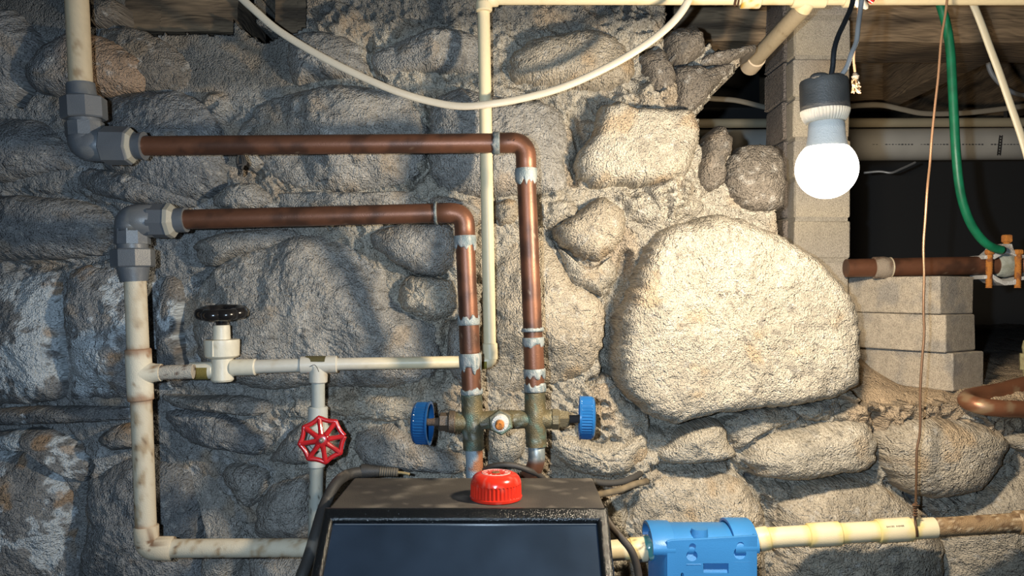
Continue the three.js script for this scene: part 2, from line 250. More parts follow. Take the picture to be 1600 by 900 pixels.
// stones: height in mm | tone | outline in pixels of the photograph | slope right and up (mm of rise per 100 mm), roughness of the skin
const stones = [];
function stone(h, tone, outline, o = {}) {
  const raw = poly(outline), pts = raw.map(([x, y]) => { const q = P(x, y, ZR); return V(q.x, q.y, 0); });
  const cr = new THREE.CatmullRomCurve3(pts, true, 'catmullrom', 0.42);
  let A = 0, cx = 0, cy = 0; for (let i = 0; i < pts.length; i++) { const a = pts[i], b = pts[(i + 1) % pts.length], k = a.x * b.y - b.x * a.y; A += k; cx += (a.x + b.x) * k; cy += (a.y + b.y) * k; } cx /= 3 * A; cy /= 3 * A;
  const n = Math.max(40, Math.min(420, Math.round(cr.getLength() / (o.coarse || 0.0028)))), rim = cr.getSpacedPoints(n).slice(0, n); if (A < 0) rim.reverse();
  let rad = 0; for (const q of rim) rad += Math.hypot(q.x - cx, q.y - cy) / n;
  const m = Math.max(10, Math.min(120, Math.round(rad / (o.coarse || 0.0030)))), H = h * 0.001 + 0.007, k = o.skin ?? 1, pw = o.pow ?? 3.4, sx = (o.sx || 0) * 0.01, sy = (o.sy || 0) * 0.01, sd = stones.length * 3.71 + 1, f = o.facet ?? 1;
  const pos = [], uv = [], idx = [], T = [];
  // broken faces: planes that cut the dome away towards the rim
  const rf = rng(stones.length * 17 + 5), cuts = []; for (let q = 0, nq = Math.round((o.cuts ?? 5) * (f > 0.9 ? 1.3 : 1)); q < nq; q++) { const a = rf() * 6.283; cuts.push([Math.cos(a), Math.sin(a), rad * (0.05 + 0.6 * rf()), (0.12 + 0.42 * rf()) * Math.min(1.2, f)]); }
  const chip = (x, y) => { let z = 0; for (const [ux, uy, d0, sl] of cuts) z = Math.min(z, -(((x - cx) * ux + (y - cy) * uy) - d0) * sl); return Math.max(z, -H * 0.62); };
  for (let j = 0; j <= m; j++) { const t = j / m; T.push(1 - (1 - t) ** 1.25); } T.push(1.012, 1.02);
  const skin = (x, y) => f * (0.008 * fbm(x, y, sd, 5, 2) + 0.0022 * billow(x, y, sd, 11)) * Math.min(1, rad / 0.07) + k * (0.0026 * fbm(x, y, sd, 32, 3) + 0.0010 * nz(x * 110, y * 110, sd) + 0.0007 * nz(x * 190, y * 190, sd));
  pos.push(cx, cy, 0);
  for (let j = 1; j < T.length; j++) for (let i = 0; i < n; i++) {
    const q = rim[i], t = T[j], a = i / n * 6.283, jag = 1 + (0.0022 * nz(q.x * 70, q.y * 70, sd) + 0.0022 * nz(q.x * 25, q.y * 25, sd)) / rad * t * (o.jag ?? 1);
    pos.push(cx + (q.x - cx) * t * jag, cy + (q.y - cy) * t * jag, t);
  }
  const base = -1.140 - (o.sink || 0) * 0.001;
  const N = pos.length / 3; pos[2] = 0;
  for (let i = 0; i < N; i++) {
    const x = pos[i * 3], y = pos[i * 3 + 1], t = i ? T[1 + Math.floor((i - 1) / n)] : 0; let z;
    if (t <= 1) { const p = (1 - t ** pw) ** 0.5; z = base + (H + 0.008 + (x - cx) * sx + (y - cy) * sy + chip(x + 0.006 * nz(x * 30, y * 30, sd), y + 0.006 * nz(x * 30, y * 30, sd + 9))) * p + skin(x, y) * (0.25 + 0.75 * Math.min(1, p * 1.4)); } else z = base - (t - 1) * 2.2;
    pos[i * 3 + 2] = z; uv.push(x + sd * 0.37, y + sd * 0.61);
  }
  for (let i = 0; i < n; i++) idx.push(0, 1 + i, 1 + (i + 1) % n);
  for (let j = 0; j < T.length - 2; j++) for (let i = 0; i < n; i++) { const a = 1 + j * n + i, b = 1 + j * n + (i + 1) % n, c = a + n, d = b + n; idx.push(a, c, b, b, c, d); }
  const g = new THREE.BufferGeometry(); g.setAttribute('position', new THREE.Float32BufferAttribute(pos, 3)); g.setAttribute('uv', new THREE.Float32BufferAttribute(uv, 2)); g.setIndex(idx); g.computeVertexNormals();
  const bt = stoneTone[tone], vary = 0.92 + 0.16 * rng(stones.length + 3)();
  const paint = (x, y, z) => {
    let c = mul3(o.fade ? mix3(bt, stoneTone[o.fade[2]], sst(pxOf(x, z) + 200 * 0.1 * fbm(x, y, sd, 20, 2), o.fade[0], o.fade[1])) : bt, vary * (1 + 0.26 * fbm(x, y, sd, 9, 3) + 0.18 * fbm(x, y, sd, 45, 2)));
    c = mix3(c, [0.58, 0.56, 0.52], sst(fbm(x, y, sd + 80, 55, 3), 0.32, 0.55) * 0.45); c = mix3(c, [0.10, 0.095, 0.09], sst(fbm(x, y, sd + 90, 38, 3), 0.36, 0.6) * 0.5);
    c = mix3(c, [0.45, 0.30, 0.155], sst(fbm(x, y, sd + 20, 11, 3), 0.28, 0.6) * (tone === 'c' || tone === 't' ? 0.5 : 0.28));
    if (o.wash) { const w = sst(fbm(x * 1.3, y * 0.8, sd + 40, 9, 5) + 0.35 * fbm(x, y, sd, 60, 3) + o.wash * 0.5, 0.34, 0.40); c = mix3(mul3(c, 0.8), [0.60, 0.66, 0.70], w * 0.85); c = mix3(c, [0.36, 0.21, 0.09], sst(fbm(x, y, sd + 60, 14, 3), 0.42, 0.6) * 0.6); }
    return c;
  };
  stones.push({ raw, o: obj('stone', g, M.stone, wall, paint) });
}
// top row, left to right
stone(30, 'k', '-60,10 0,8 27,23 50,50 55,80 37,112 13,150 -30,165 -70,150', { skin: 1.4 });
stone(10, 'd', '143,42 187,34 227,48 263,68 288,93 293,115 280,134 235,142 200,136 160,112 140,80', { skin: 0.8 });
stone(44, 'b', '40,104 52,80 78,62 110,49 150,52 187,67 217,87 231,107 230,127 213,142 160,148 100,149 54,142 36,124', { skin: 0.7, facet: 0.4, fade: [150, 70, 'k'] });
stone(26, 'd', '140,0 178,-6 183,28 160,36 138,34', { skin: 1.3 });
stone(30, 'g', '443,72 452,54 480,44 525,48 556,64 568,92 564,112 520,118 485,124 457,134 447,112', {});
stone(34, 'g', '578,80 607,64 650,50 677,43 717,44 753,52 772,70 776,92 768,108 717,110 650,107 596,112 580,100', { sy: 10 });
stone(42, 't', '795,90 805,74 833,57 883,50 927,43 957,52 980,70 992,97 992,117 973,130 933,137 867,132 827,127 799,115', { skin: 0.7, facet: 0.35 });
stone(28, 'd', '1003,90 1013,77 1033,70 1047,87 1057,110 1056,142 1040,152 1017,132', {});
stone(34, 'd', '1040,57 1053,43 1087,37 1103,58 1105,80 1083,94 1057,98 1043,80', {});
stone(26, 'd', '1055,105 1087,98 1110,103 1133,96 1155,92 1151,108 1133,119 1115,140 1101,160 1080,172 1063,168 1056,140', { pow: 5 });
stone(20, 'd', '1100,84 1147,74 1184,66 1188,74 1165,86 1137,98 1110,98', { pow: 5 });
// second row
stone(30, 'k', '-70,186 0,180 50,186 83,207 106,232 118,255 70,267 0,281 -70,278', { skin: 1.1 });
stone(36, 'k', '150,158 165,148 205,142 260,137 300,146 327,166 341,200 346,240 344,285 325,306 280,313 230,300 190,278 160,262 146,230 142,190', { skin: 1.1, pow: 4 });
stone(44, 'g', '384,182 395,160 443,141 500,131 573,129 627,140 651,166 663,200 661,247 645,273 615,289 560,296 500,297 440,287 410,265 392,235', { pow: 4, facet: 1.2 });
stone(24, 'g', '412,180 398,190 392,215 400,240 412,258 385,262 368,240 366,205 376,182', { });
stone(38, 'g', '670,160 690,142 722,134 790,148 850,156 882,176 890,211 884,250 888,284 868,303 820,302 760,308 700,299 672,272 667,210', { pow: 5, skin: 1.4, facet: 0.7 });
stone(56, 'c', '937,170 950,164 963,162 990,171 1033,173 1080,173 1090,187 1091,215 1086,250 1063,281 1017,292 967,290 927,292 903,275 896,254 910,228 926,205', { pow: 10, skin: 0.5, facet: 0.5, cuts: 2 });
stone(30, 'd', '1110,202 1130,192 1147,210 1147,230 1136,252 1136,287 1110,294 1095,272 1101,233', { skin: 1.5 });
stone(24, 'd', '1144,244 1165,226 1197,219 1222,228 1232,262 1232,312 1208,330 1170,322 1146,302 1138,268', { skin: 1.3, pow: 4 });
// rubble between the two copper loops
stone(26, 'k', '118,262 170,262 235,274 285,294 302,316 250,324 190,314 140,302 112,282', { skin: 1.3 });
stone(26, 'g', '330,300 372,282 410,292 420,312 390,328 345,326 325,314', { skin: 1.5 });
stone(28, 'g', '424,302 470,297 560,299 640,296 658,308 640,324 600,328 480,328 432,324', { skin: 1.4, pow: 4 });
stone(20, 'g', '672,306 700,304 742,318 748,345 735,352 700,332 676,322', { skin: 1.5 });
stone(24, 't', '776,318 800,308 812,325 806,345 780,352 770,335', { skin: 1.5 });
stone(26, 'm', '846,318 870,308 900,312 906,335 880,345 858,358 840,350', { skin: 2 });
// third row
stone(36, 'k', '-70,312 0,304 67,306 117,313 160,333 174,366 147,396 83,404 0,408 -70,414', { skin: 0.9, pow: 4 });
stone(26, 'g', '295,378 340,363 400,357 448,356 463,367 430,386 380,396 330,416 302,408', { skin: 1 });
stone(40, 'g', '576,372 590,355 620,348 700,348 713,367 713,403 692,426 662,430 628,418 600,400 582,388', { skin: 1 });
stone(32, 'm', '618,453 628,434 653,432 700,437 715,453 713,480 697,499 673,500 647,491 622,480', { skin: 2.4, facet: 0.6 });
stone(46, 't', '864,357 893,336 925,314 947,308 976,328 978,363 967,383 947,402 920,409 893,397 872,378', { pow: 4, skin: 0.7, facet: 0.35, sx: -10 });
stone(26, 'm', '872,386 893,404 920,416 950,408 964,396 962,430 950,455 938,464 915,450 892,446 876,422', { skin: 2, jag: 2 });
stone(26, 'm', '984,306 1020,293 1070,290 1096,305 1095,330 1060,339 1030,351 1000,346 980,331', { skin: 2.2, jag: 2 });
stone(66, 'c', '1002,398 1030,362 1080,342 1120,335 1160,345 1200,362 1250,390 1290,425 1320,462 1335,510 1336,560 1332,600 1300,620 1240,631 1170,639 1110,645 1070,655 1045,662 1010,645 977,620 962,590 958,540 966,490 985,440', { pow: 16, skin: 0.9, facet: 0.8, cuts: 0, jag: 0.9 });
stone(40, 't', '760,440 775,408 800,375 838,364 862,384 900,440 940,466 947,500 944,540 928,572 905,590 870,604 820,613 775,620 756,580 752,520', { pow: 4, skin: 0.9, facet: 1.3 });
stone(28, 'g', '702,508 740,470 752,480 748,540 752,590 740,606 712,600 698,560', { skin: 1 });
stone(46, 'g', '292,480 305,450 330,420 370,395 430,374 480,366 530,378 575,400 603,430 610,460 640,490 678,510 684,545 680,580 655,600 600,609 540,610 480,605 420,612 360,600 320,585 298,540', { pow: 4.5, skin: 1.2, facet: 1.7 });
stone(30, 'w', '-70,450 0,442 50,428 84,428 90,500 91,570 94,622 40,632 10,634 -50,628 -70,520', { wash: 0.62, pow: 5, facet: 0.9 });
stone(32, 'w', '97,430 150,416 205,424 236,436 240,500 244,570 240,614 190,626 110,626 100,600 96,520', { wash: 0.5, pow: 5, facet: 1.1 });
stone(30, 'k', '246,438 268,432 282,465 276,520 284,560 290,594 262,612 248,600 244,520', { wash: 0.1, pow: 4 });
// fourth row
stone(26, 'k', '-70,646 0,640 90,636 200,640 206,656 150,662 80,664 -70,668', { skin: 0.9, wash: 0.05 });
stone(24, 'k', '0,676 60,672 100,690 124,728 120,757 104,750 76,716 40,702 -40,704 -60,684', { wash: 0.25 });
stone(22, 'k', '150,682 180,665 215,670 216,700 175,706 153,698', { wash: 0.2 });
stone(28, 'k', '250,650 300,642 370,658 428,690 402,714 340,706 282,692', { skin: 0.9 });
stone(26, 'g', '240,618 300,620 380,620 420,632 400,652 330,646 262,638', { skin: 1.6 });
stone(40, 'g', '416,722 430,700 448,678 478,656 512,660 530,690 530,718 490,726 445,726', { pow: 5, skin: 0.7 });
stone(20, 'm', '440,640 480,624 560,618 620,622 680,626 690,650 620,662 560,660 500,650', { skin: 2.2, jag: 2, pow: 2.6 });
stone(34, 'g', '545,684 575,668 610,664 650,684 690,700 728,716 722,742 640,738 572,732 550,708', { skin: 1, pow: 4 });
stone(26, 'm', '764,640 800,625 815,640 822,700 800,735 768,730 756,690', { skin: 1.2 });
stone(34, 'c', '855,692 880,680 930,690 980,690 1008,680 1014,712 990,740 950,748 900,740 870,722', { skin: 2, pow: 3 });
stone(9, 'm', '925,600 950,590 975,620 1010,650 1020,672 980,680 940,676 915,650', { skin: 2.2, jag: 2 });
stone(40, 'c', '1030,708 1047,690 1083,668 1128,660 1142,695 1148,714 1083,726 1040,724', { pow: 5, skin: 0.7 });
stone(9, 'm', '1140,664 1170,648 1230,640 1262,650 1230,668 1190,684 1160,706 1146,690', { skin: 2, jag: 2 });
stone(9, 'm', '1240,640 1310,624 1326,640 1316,656 1280,662 1250,658', { skin: 2, jag: 2 });
stone(50, 'c', '1166,715 1190,690 1230,675 1290,662 1340,658 1364,668 1373,695 1369,720 1345,737 1310,740 1255,751 1200,748 1175,735', { pow: 4, skin: 0.6, facet: 0.35 });
stone(54, 't', '1377,690 1395,666 1430,652 1480,654 1530,660 1560,672 1576,690 1570,720 1550,745 1525,767 1480,779 1430,775 1400,755 1380,725', { pow: 4, skin: 0.6, facet: 0.35 });
stone(9, 'm', '1490,650 1530,645 1570,655 1590,668 1570,672 1530,662', { skin: 2, jag: 2 });
stone(30, 't', '1580,684 1600,676 1640,680 1650,706 1610,712 1584,700', {});
// bottom row
stone(40, 'w', '-70,706 0,704 45,703 75,730 100,770 111,820 109,870 118,960 -70,960', { wash: 0.5, facet: 1.3 });
stone(34, 'k', '130,762 160,736 205,719 270,730 300,760 312,830 306,960 118,960 126,830', { pow: 4, facet: 1 });
stone(30, 'g', '286,742 320,745 345,775 365,810 372,850 366,960 314,960 316,820 302,764', { skin: 0.9 });
stone(34, 'g', '398,792 428,757 475,750 484,790 482,843 440,848 396,843', { skin: 1.2 });
stone(30, 'g', '388,872 440,868 500,872 520,910 500,960 400,960 384,910', { skin: 1 });
stone(26, 'g', '340,740 372,726 415,736 412,770 392,800 372,790 352,764', { skin: 1.6 });
stone(24, 'm', '500,740 540,744 570,770 560,830 510,850 490,800', { skin: 1.5 });
stone(44, 't', '990,792 1008,764 1050,748 1130,743 1164,757 1190,787 1199,812 1196,850 1195,950 1000,950 986,830', { pow: 5, skin: 1.4, facet: 1.2 });
stone(26, 'm', '945,780 975,775 982,800 975,840 955,850 946,820', { skin: 1.6 });
stone(48, 't', '1221,802 1245,776 1290,758 1340,753 1390,766 1430,795 1460,825 1479,860 1483,920 1470,965 1220,965 1216,870', { pow: 4.5, skin: 1.5, facet: 1.2 });
stone(36, 't', '1487,850 1520,800 1560,760 1590,747 1660,742 1670,960 1500,960 1488,900', { pow: 4, facet: 1 });
// the wall goes on a little beyond the frame: below and to the left
{
  const r = rng(77), near = (x, y, rad) => stones.some((s) => { let mx = 0, my = 0; for (const q of s.raw) { mx += q[0] / s.raw.length; my += q[1] / s.raw.length; } let rr = 0; for (const q of s.raw) rr = Math.max(rr, Math.hypot(q[0] - mx, q[1] - my)); return Math.hypot(x - mx, y - my) < rr * 0.8 + rad; });
  for (let k = 0, made = 0; k < 2500 && made < 26; k++) {
    const x = -330 + r() * 2000, y = -30 + r() * 1300, rad = 40 + r() * 55; if (x > -130 - rad && y < 985 + rad) continue; if (near(x, y, rad)) continue;
    let s = ''; const e = 0.7 + r() * 0.3; for (let i = 0; i < 9; i++) { const a = i / 9 * 6.283, q = rad * (0.85 + 0.25 * r()); s += `${Math.round(x + Math.cos(a) * q)},${Math.round(y + Math.sin(a) * q * e)} `; }
    stone(28 + r() * 18, x < 500 ? 'k' : 't', s, { coarse: 0.006, pow: 4 }); made++;
  }
}

// crawlspace behind the opening
{
  // sloping dirt behind the wall's edge
  const nx = 150, nz_ = 90, pos = [], uv = [], idx = [];
  for (let j = 0; j <= nz_; j++) for (let i = 0; i <= nx; i++) {
    const x = 0.40 + i / nx * 1.6, z = -1.128 - (j / nz_) ** 1.6 * 1.62, d = -1.10 - z;
    const y = 1.228 + 0.022 * sst(d, 0, 0.08) + 0.022 * sst(d, 0.12, 0.42) + 0.007 * fbm(x, 0, z, 12, 3) + 0.003 * billow(x, 2, z, 45) - 0.012 * sst(d, 0.06, 0.025) + 0.06 * sst(x, 0.60, 0.52) * sst(d, 0.04, 0.2) + 0.0012 * billow(x, 2, z, 110);
    pos.push(x, y, z); uv.push(x, z);
  }
  for (let j = 0; j < nz_; j++) for (let i = 0; i < nx; i++) { const a = j * (nx + 1) + i, b = a + 1, c = a + nx + 1, d = c + 1; idx.push(a, b, c, b, d, c); }
  const g = new THREE.BufferGeometry(); g.setAttribute('position', new THREE.Float32BufferAttribute(pos, 3)); g.setAttribute('uv', new THREE.Float32BufferAttribute(uv, 2)); g.setIndex(idx); g.computeVertexNormals();
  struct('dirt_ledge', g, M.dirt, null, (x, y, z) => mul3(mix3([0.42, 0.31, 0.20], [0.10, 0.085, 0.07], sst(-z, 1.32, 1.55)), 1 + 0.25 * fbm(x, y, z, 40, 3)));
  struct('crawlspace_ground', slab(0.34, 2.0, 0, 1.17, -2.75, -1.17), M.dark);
}
// timbers under the floor above
const woodPaint = (k) => (x, y, z) => mul3(mix3([0.26, 0.185, 0.115], [0.10, 0.07, 0.045], sst(fbm(x * 0.25, y * 2.5, z * 0.25, 9, 3), 0.0, 0.5)), k * (1 + 0.2 * fbm(x * 0.3, y * 3, z, 30, 2)));
function timber(x0, x1, y0, y1, z0, z1, k, bow = 0.004) { const g = slab(x0, x1, y0, y1, z0, z1, [Math.ceil((x1 - x0) / 0.01), Math.ceil((y1 - y0) / 0.006), 8]); const p = g.attributes.position; for (let i = 0; i < p.count; i++) { const x = p.getX(i), y = p.getY(i), z = p.getZ(i); p.setXYZ(i, x, y + bow * fbm(x, 0, z, 5, 2), z + (z > (z0 + z1) / 2 ? 1 : 0) * (0.003 * billow(x * 0.2, y * 2, 0, 22) + bow * fbm(x, y, 0, 4, 2))); } g.computeVertexNormals(); return { g, k }; }
{
  const a = timber(0.28, 1.98, EYE + 0.424, 2.01, -1.50, -1.385, 1); struct('sill_beam', a.g, M.wood, null, woodPaint(1.3));
  const b = timber(-0.62, -0.40, EYE + 0.372, 2.01, -1.30, -1.165, 1, 0.006); struct('old_beam', b.g, M.wood, null, woodPaint(0.8));
  const c2 = timber(-0.345, -0.28, EYE + 0.366, 2.01, -1.30, -1.165, 1, 0.004); struct('old_beam', c2.g, M.wood, null, woodPaint(0.7));
  // floor joists running back over the crawlspace
  for (const x of [0.876, 1.245, 1.655]) { const g = slab(x, x + 0.045, EYE + 0.436, 2.01, x < 1 ? -1.94 : -2.7, -1.51, [2, 20, 60]); struct('floor_joist', g, M.wood, null, (px, y, z) => woodPaint(1.15)(z, y, px)); }
  const h = slab(0.6, 0.876, EYE + 0.436, 2.01, -1.94, -1.89, [8, 8, 2]); struct('joist_blocking', h, M.wood, null, woodPaint(0.9));
}
// the pillar of concrete bricks
{
  const pil = new THREE.Group(); pil.name = 'brick_pillar'; pil.userData.kind = 'structure'; scene.add(pil);
  const Z = 1.25, x0 = R(440, Z), w = R(88, Z), D = 0.13, pitch = 0.0632, r = rng(9);
  struct('joint_mortar', slab(x0 + 0.003, x0 + w - 0.003, 1.0, EYE + 0.47, -Z - D + 0.003, -Z - 0.0014, [4, 100, 4]), M.concrete, pil, (x, y, z) => mul3([0.36, 0.32, 0.26], 1 + 0.2 * fbm(x, y, z, 40, 2)));
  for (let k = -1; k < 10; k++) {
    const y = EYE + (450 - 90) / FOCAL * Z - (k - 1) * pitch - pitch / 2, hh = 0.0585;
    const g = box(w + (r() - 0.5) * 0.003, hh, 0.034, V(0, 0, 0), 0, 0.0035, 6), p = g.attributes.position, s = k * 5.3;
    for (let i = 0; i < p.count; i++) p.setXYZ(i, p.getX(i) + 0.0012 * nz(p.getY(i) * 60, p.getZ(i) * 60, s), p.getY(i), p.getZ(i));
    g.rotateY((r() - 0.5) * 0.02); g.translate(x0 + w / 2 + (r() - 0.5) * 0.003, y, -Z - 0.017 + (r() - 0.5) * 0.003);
    // rough course added behind, painted darker as the shade on the pillar's left side
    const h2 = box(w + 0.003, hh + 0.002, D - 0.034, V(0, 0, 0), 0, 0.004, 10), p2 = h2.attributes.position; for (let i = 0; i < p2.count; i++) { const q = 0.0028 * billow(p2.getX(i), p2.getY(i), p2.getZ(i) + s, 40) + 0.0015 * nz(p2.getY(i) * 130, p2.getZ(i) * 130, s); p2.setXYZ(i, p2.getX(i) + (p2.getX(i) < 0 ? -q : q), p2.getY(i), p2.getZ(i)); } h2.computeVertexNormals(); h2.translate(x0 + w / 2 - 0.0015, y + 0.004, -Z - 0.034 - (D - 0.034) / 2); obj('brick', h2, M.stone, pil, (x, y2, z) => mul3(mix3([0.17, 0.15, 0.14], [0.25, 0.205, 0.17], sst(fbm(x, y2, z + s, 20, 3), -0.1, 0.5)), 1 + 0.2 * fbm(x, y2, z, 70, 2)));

    const tn = 0.9 + r() * 0.22; obj('brick', g, M.concrete, pil, (x, y2, z) => mul3(mix3(mix3([0.44, 0.38, 0.29], [0.33, 0.30, 0.27], sst(fbm(x, y2, z + s, 14, 3), -0.1, 0.5)), [0.22, 0.13, 0.06], 0.65 * sst(Math.abs(pxOf(x, z) - 1316 + 8 * nz(0, y2 * 20, 3)), 8, 3) * sst(pyOf(y2, z), 128, 112) * sst(pyOf(y2, z), 20, 50)), tn * (1 + 0.2 * fbm(x, y2, z, 70, 2))));
  }
}
// ---------------------------------------------------------------- pipes on the wall
const ZC = 0.985;                                          // the copper loops stand off the wall
const creamPaint = worn(C.creamOld, [0.22, 0.12, 0.05], 0.30, 26);
const copperPaint = (x, y, z) => { const a = fbm(x, y, z, 18, 3), b = nz(x * 220, y * 220, z * 220); let c = mix3([0.17, 0.072, 0.040], [0.088, 0.042, 0.027], sst(a, -0.1, 0.4)); c = mix3(c, [0.30, 0.22, 0.15], sst(b + a * 0.3, 0.92, 1.05) * 0.6); return mul3(c, 1 + 0.08 * b); };
const solderPaint = (x, y, z) => { const a = fbm(x, y, z, 60, 3); return mix3(mix3([0.26, 0.29, 0.29], [0.15, 0.19, 0.20], sst(a, -0.2, 0.3)), [0.38, 0.37, 0.34], sst(nz(x * 150, y * 150, z * 150), 0.2, 0.6)); };
const greyPaint = (x, y, z) => mul3(mix3(C.greyPvc, [0.20, 0.19, 0.165], sst(fbm(x, y, z, 30, 3), 0.15, 0.6) * 0.5), 1 + 0.1 * nz(x * 200, y * 200, z * 200));
const bronzePaint = (x, y, z) => { const a = fbm(x, y, z, 35, 3), b = fbm(x + 3, y, z, 50, 2); let c = mix3([0.15, 0.12, 0.062], [0.09, 0.085, 0.052], sst(a, -0.2, 0.3)); c = mix3(c, [0.12, 0.21, 0.17], sst(b, 0.25, 0.5) * 0.6); return mix3(c, [0.46, 0.45, 0.40], sst(nz(x * 110, y * 110, z * 110) + a * 0.5, 0.6, 0.9) * 0.5); };
// a smear of solder round a pipe: ragged edges
function solderBand(a, b, r, seed, jag = 0.45) {
  const L = a.distanceTo(b), d = b.clone().sub(a).normalize(), [u, v] = frame(d), n = 40, list = [];
  for (const [t, dr] of [[0, -0.0006], [0.02, 0.0011], [0.35, 0.0013], [0.7, 0.0012], [0.95, 0.0008], [1, -0.0006]]) list.push({ t, dr });
  const pos = [], uv = [], idx = [];
  for (const q of list) for (let i = 0; i <= n; i++) { const an = i / n * 6.2832, w = 1 - jag * (0.5 + 0.5 * nz(Math.cos(an) * 1.6, Math.sin(an) * 1.6, seed)) - 0.12 * nz(Math.cos(an) * 6, Math.sin(an) * 6, seed), s = q.t < 0.1 ? q.t * L : q.t * L * w, rr = r + q.dr; const c = a.clone().addScaledVector(d, s).addScaledVector(u, Math.cos(an) * rr).addScaledVector(v, Math.sin(an) * rr); pos.push(c.x, c.y, c.z); uv.push(an * r, s); }
  for (let k = 0; k < list.length - 1; k++) for (let i = 0; i < n; i++) { const p = k * (n + 1) + i, q = p + n + 1; idx.push(p, p + 1, q, p + 1, q + 1, q); }
  const g = new THREE.BufferGeometry(); g.setAttribute('position', new THREE.Float32BufferAttribute(pos, 3)); g.setAttribute('uv', new THREE.Float32BufferAttribute(uv, 2)); g.setIndex(idx); g.computeVertexNormals(); return g;
}
const lerpV = (a, b, t) => a.clone().lerp(b, t);

// upper copper loop
{
  const t = thing('copper_pipe', 'upper brown copper pipe bending down to the right side of the bronze valve', 'pipe', P(520, 242, ZC));
  const r = R(15.2, ZC), A = P(216, 228, ZC), B = P(777, 223.5, ZC), E1 = P(821.5, 222.5, ZC), D0 = P(822, 268, ZC), D1 = P(836, 604, ZC);
  obj('pipe', pipe(A, B, r), M.copper, t, copperPaint);
  obj('elbow', [sweep(bend([lerpV(A, B, 0.995), E1, lerpV(D0, D1, 0.008)], R(27, ZC), 16), r * 1.055, 30)], M.copper, t, copperPaint);
  obj('pipe', pipe(D0, D1, r * 0.985), M.copper, t, copperPaint);
  obj('solder_joint', solderBand(P(781, 223.5, ZC), P(769, 223.6, ZC), r * 1.07, 1, 0.2), M.solder, t, (x, y, z) => mul3(solderPaint(x, y, z), 0.7));
  obj('solder_joint', solderBand(P(821.6, 263, ZC), P(822.6, 293, ZC), r * 1.05, 2, 0.75), M.solder, t, solderPaint);
  const cp = (y0, y1) => [lerpV(D0, D1, (y0 - 268) / 336), lerpV(D0, D1, (y1 - 268) / 336)];
  for (const [y0, y1, k] of [[518, 510, 3], [527, 545, 4], [576, 594, 5], [612, 596, 6]]) obj('solder_joint', solderBand(...cp(y0, y1), r * 1.05, k * 3, 0.5), M.solder, t, solderPaint);
  obj('coupling', collar(...cp(527, 577), r * 1.045), M.copper, t, copperPaint);
  // embossed stamp on the elbow
  obj('bead', [sweep(curve([P(795, 219, ZC - 0.0135), P(801, 218.4, ZC - 0.0135)], 4), 0.0006, 6), sweep(curve([P(803, 220, ZC - 0.0135), P(806, 218, ZC - 0.0135)], 4), 0.0006, 6)], M.copper, t, copperPaint);
}
// lower copper loop
{
  const t = thing('copper_pipe', 'shorter lower brown copper pipe bending down to the left side of the bronze valve', 'pipe', P(500, 355, ZC));
  const r = R(15.4, ZC), A = P(284, 343, ZC), B = P(684, 333, ZC), E1 = P(725.5, 333, ZC), D0 = P(726.5, 372, ZC), D1 = P(737, 612, ZC);
  obj('pipe', pipe(A, B, r), M.copper, t, copperPaint);
  obj('elbow', sweep(bend([lerpV(A, B, 0.994), E1, lerpV(D0, D1, 0.012)], R(25, ZC), 16), r * 1.055, 30), M.copper, t, copperPaint);
  obj('pipe', pipe(D0, D1, r * 0.985), M.copper, t, copperPaint);
  obj('solder_joint', solderBand(P(683.5, 332.8, ZC), P(678, 333, ZC), r * 1.07, 11, 0.2), M.solder, t, (x, y, z) => mul3(solderPaint(x, y, z), 0.6));
  const cp = (y0, y1) => [lerpV(D0, D1, (y0 - 372) / 240), lerpV(D0, D1, (y1 - 372) / 240)];
  for (const [y0, y1, k] of [[368, 396, 7], [508, 490, 8], [552, 584, 9], [616, 604, 10]]) obj('solder_joint', solderBand(...cp(y0, y1), r * 1.05, k * 3.3, 0.6), M.solder, t, solderPaint);
  obj('coupling', collar(...cp(505, 552), r * 1.045), M.copper, t, copperPaint);
}
// grey union elbows
{
  const Z = ZC, t = thing('union_elbow', 'grey plastic union elbow joining the cream pipe at upper left to the upper copper pipe', 'fitting', P(150, 255, Z));
  obj('collar', turned(P(125.5, 131, Z), P(128.5, 156, Z), [[0, R(18, Z)], [0.02, R(21, Z)], [0.5, R(21.5, Z)], [1, R(23, Z)]], 32), M.plastic, t, greyPaint);
  obj('union_nut', nut(P(130, 153, Z), P(132, 187, Z), R(33.5, Z), 8, 0.25), M.plastic, t, greyPaint);
  obj('neck', [collar(P(132, 185, Z), P(132.3, 193, Z), R(24, Z)), turned(P(132, 192, Z), P(133.5, 214, Z), [[0, R(20, Z)], [0.01, R(28, Z)], [1, R(28, Z)]], 10, { crease: 0.3, twist: 0.2 })], M.plastic, t, greyPaint);
  obj('elbow', sweep(bend([P(133, 208, Z), P(134, 226, Z), P(170, 227, Z)], R(24, Z), 16), R(26, Z), 32), M.plastic, t, greyPaint);
  obj('union_nut', nut(P(164, 227.5, Z), P(205, 228, Z), R(30, Z), 8, 0.2), M.plastic, t, greyPaint);
  obj('flange', turned(P(202, 228, Z), P(211, 228, Z), [[0, R(20, Z)], [0, R(28, Z)], [0.5, R(27.5, Z)], [1, R(22, Z)]], 8, { twist: 0.2, crease: 0.4 }), M.plastic, t, [0.30, 0.28, 0.23], 'pale dusty nut edge');
  obj('collar', turned(P(209, 228, Z), P(226, 228, Z), [[0, R(19, Z)], [0.8, R(21.5, Z)], [1, R(22, Z)], [1, R(16, Z)]], 32), M.plastic, t, greyPaint);
}
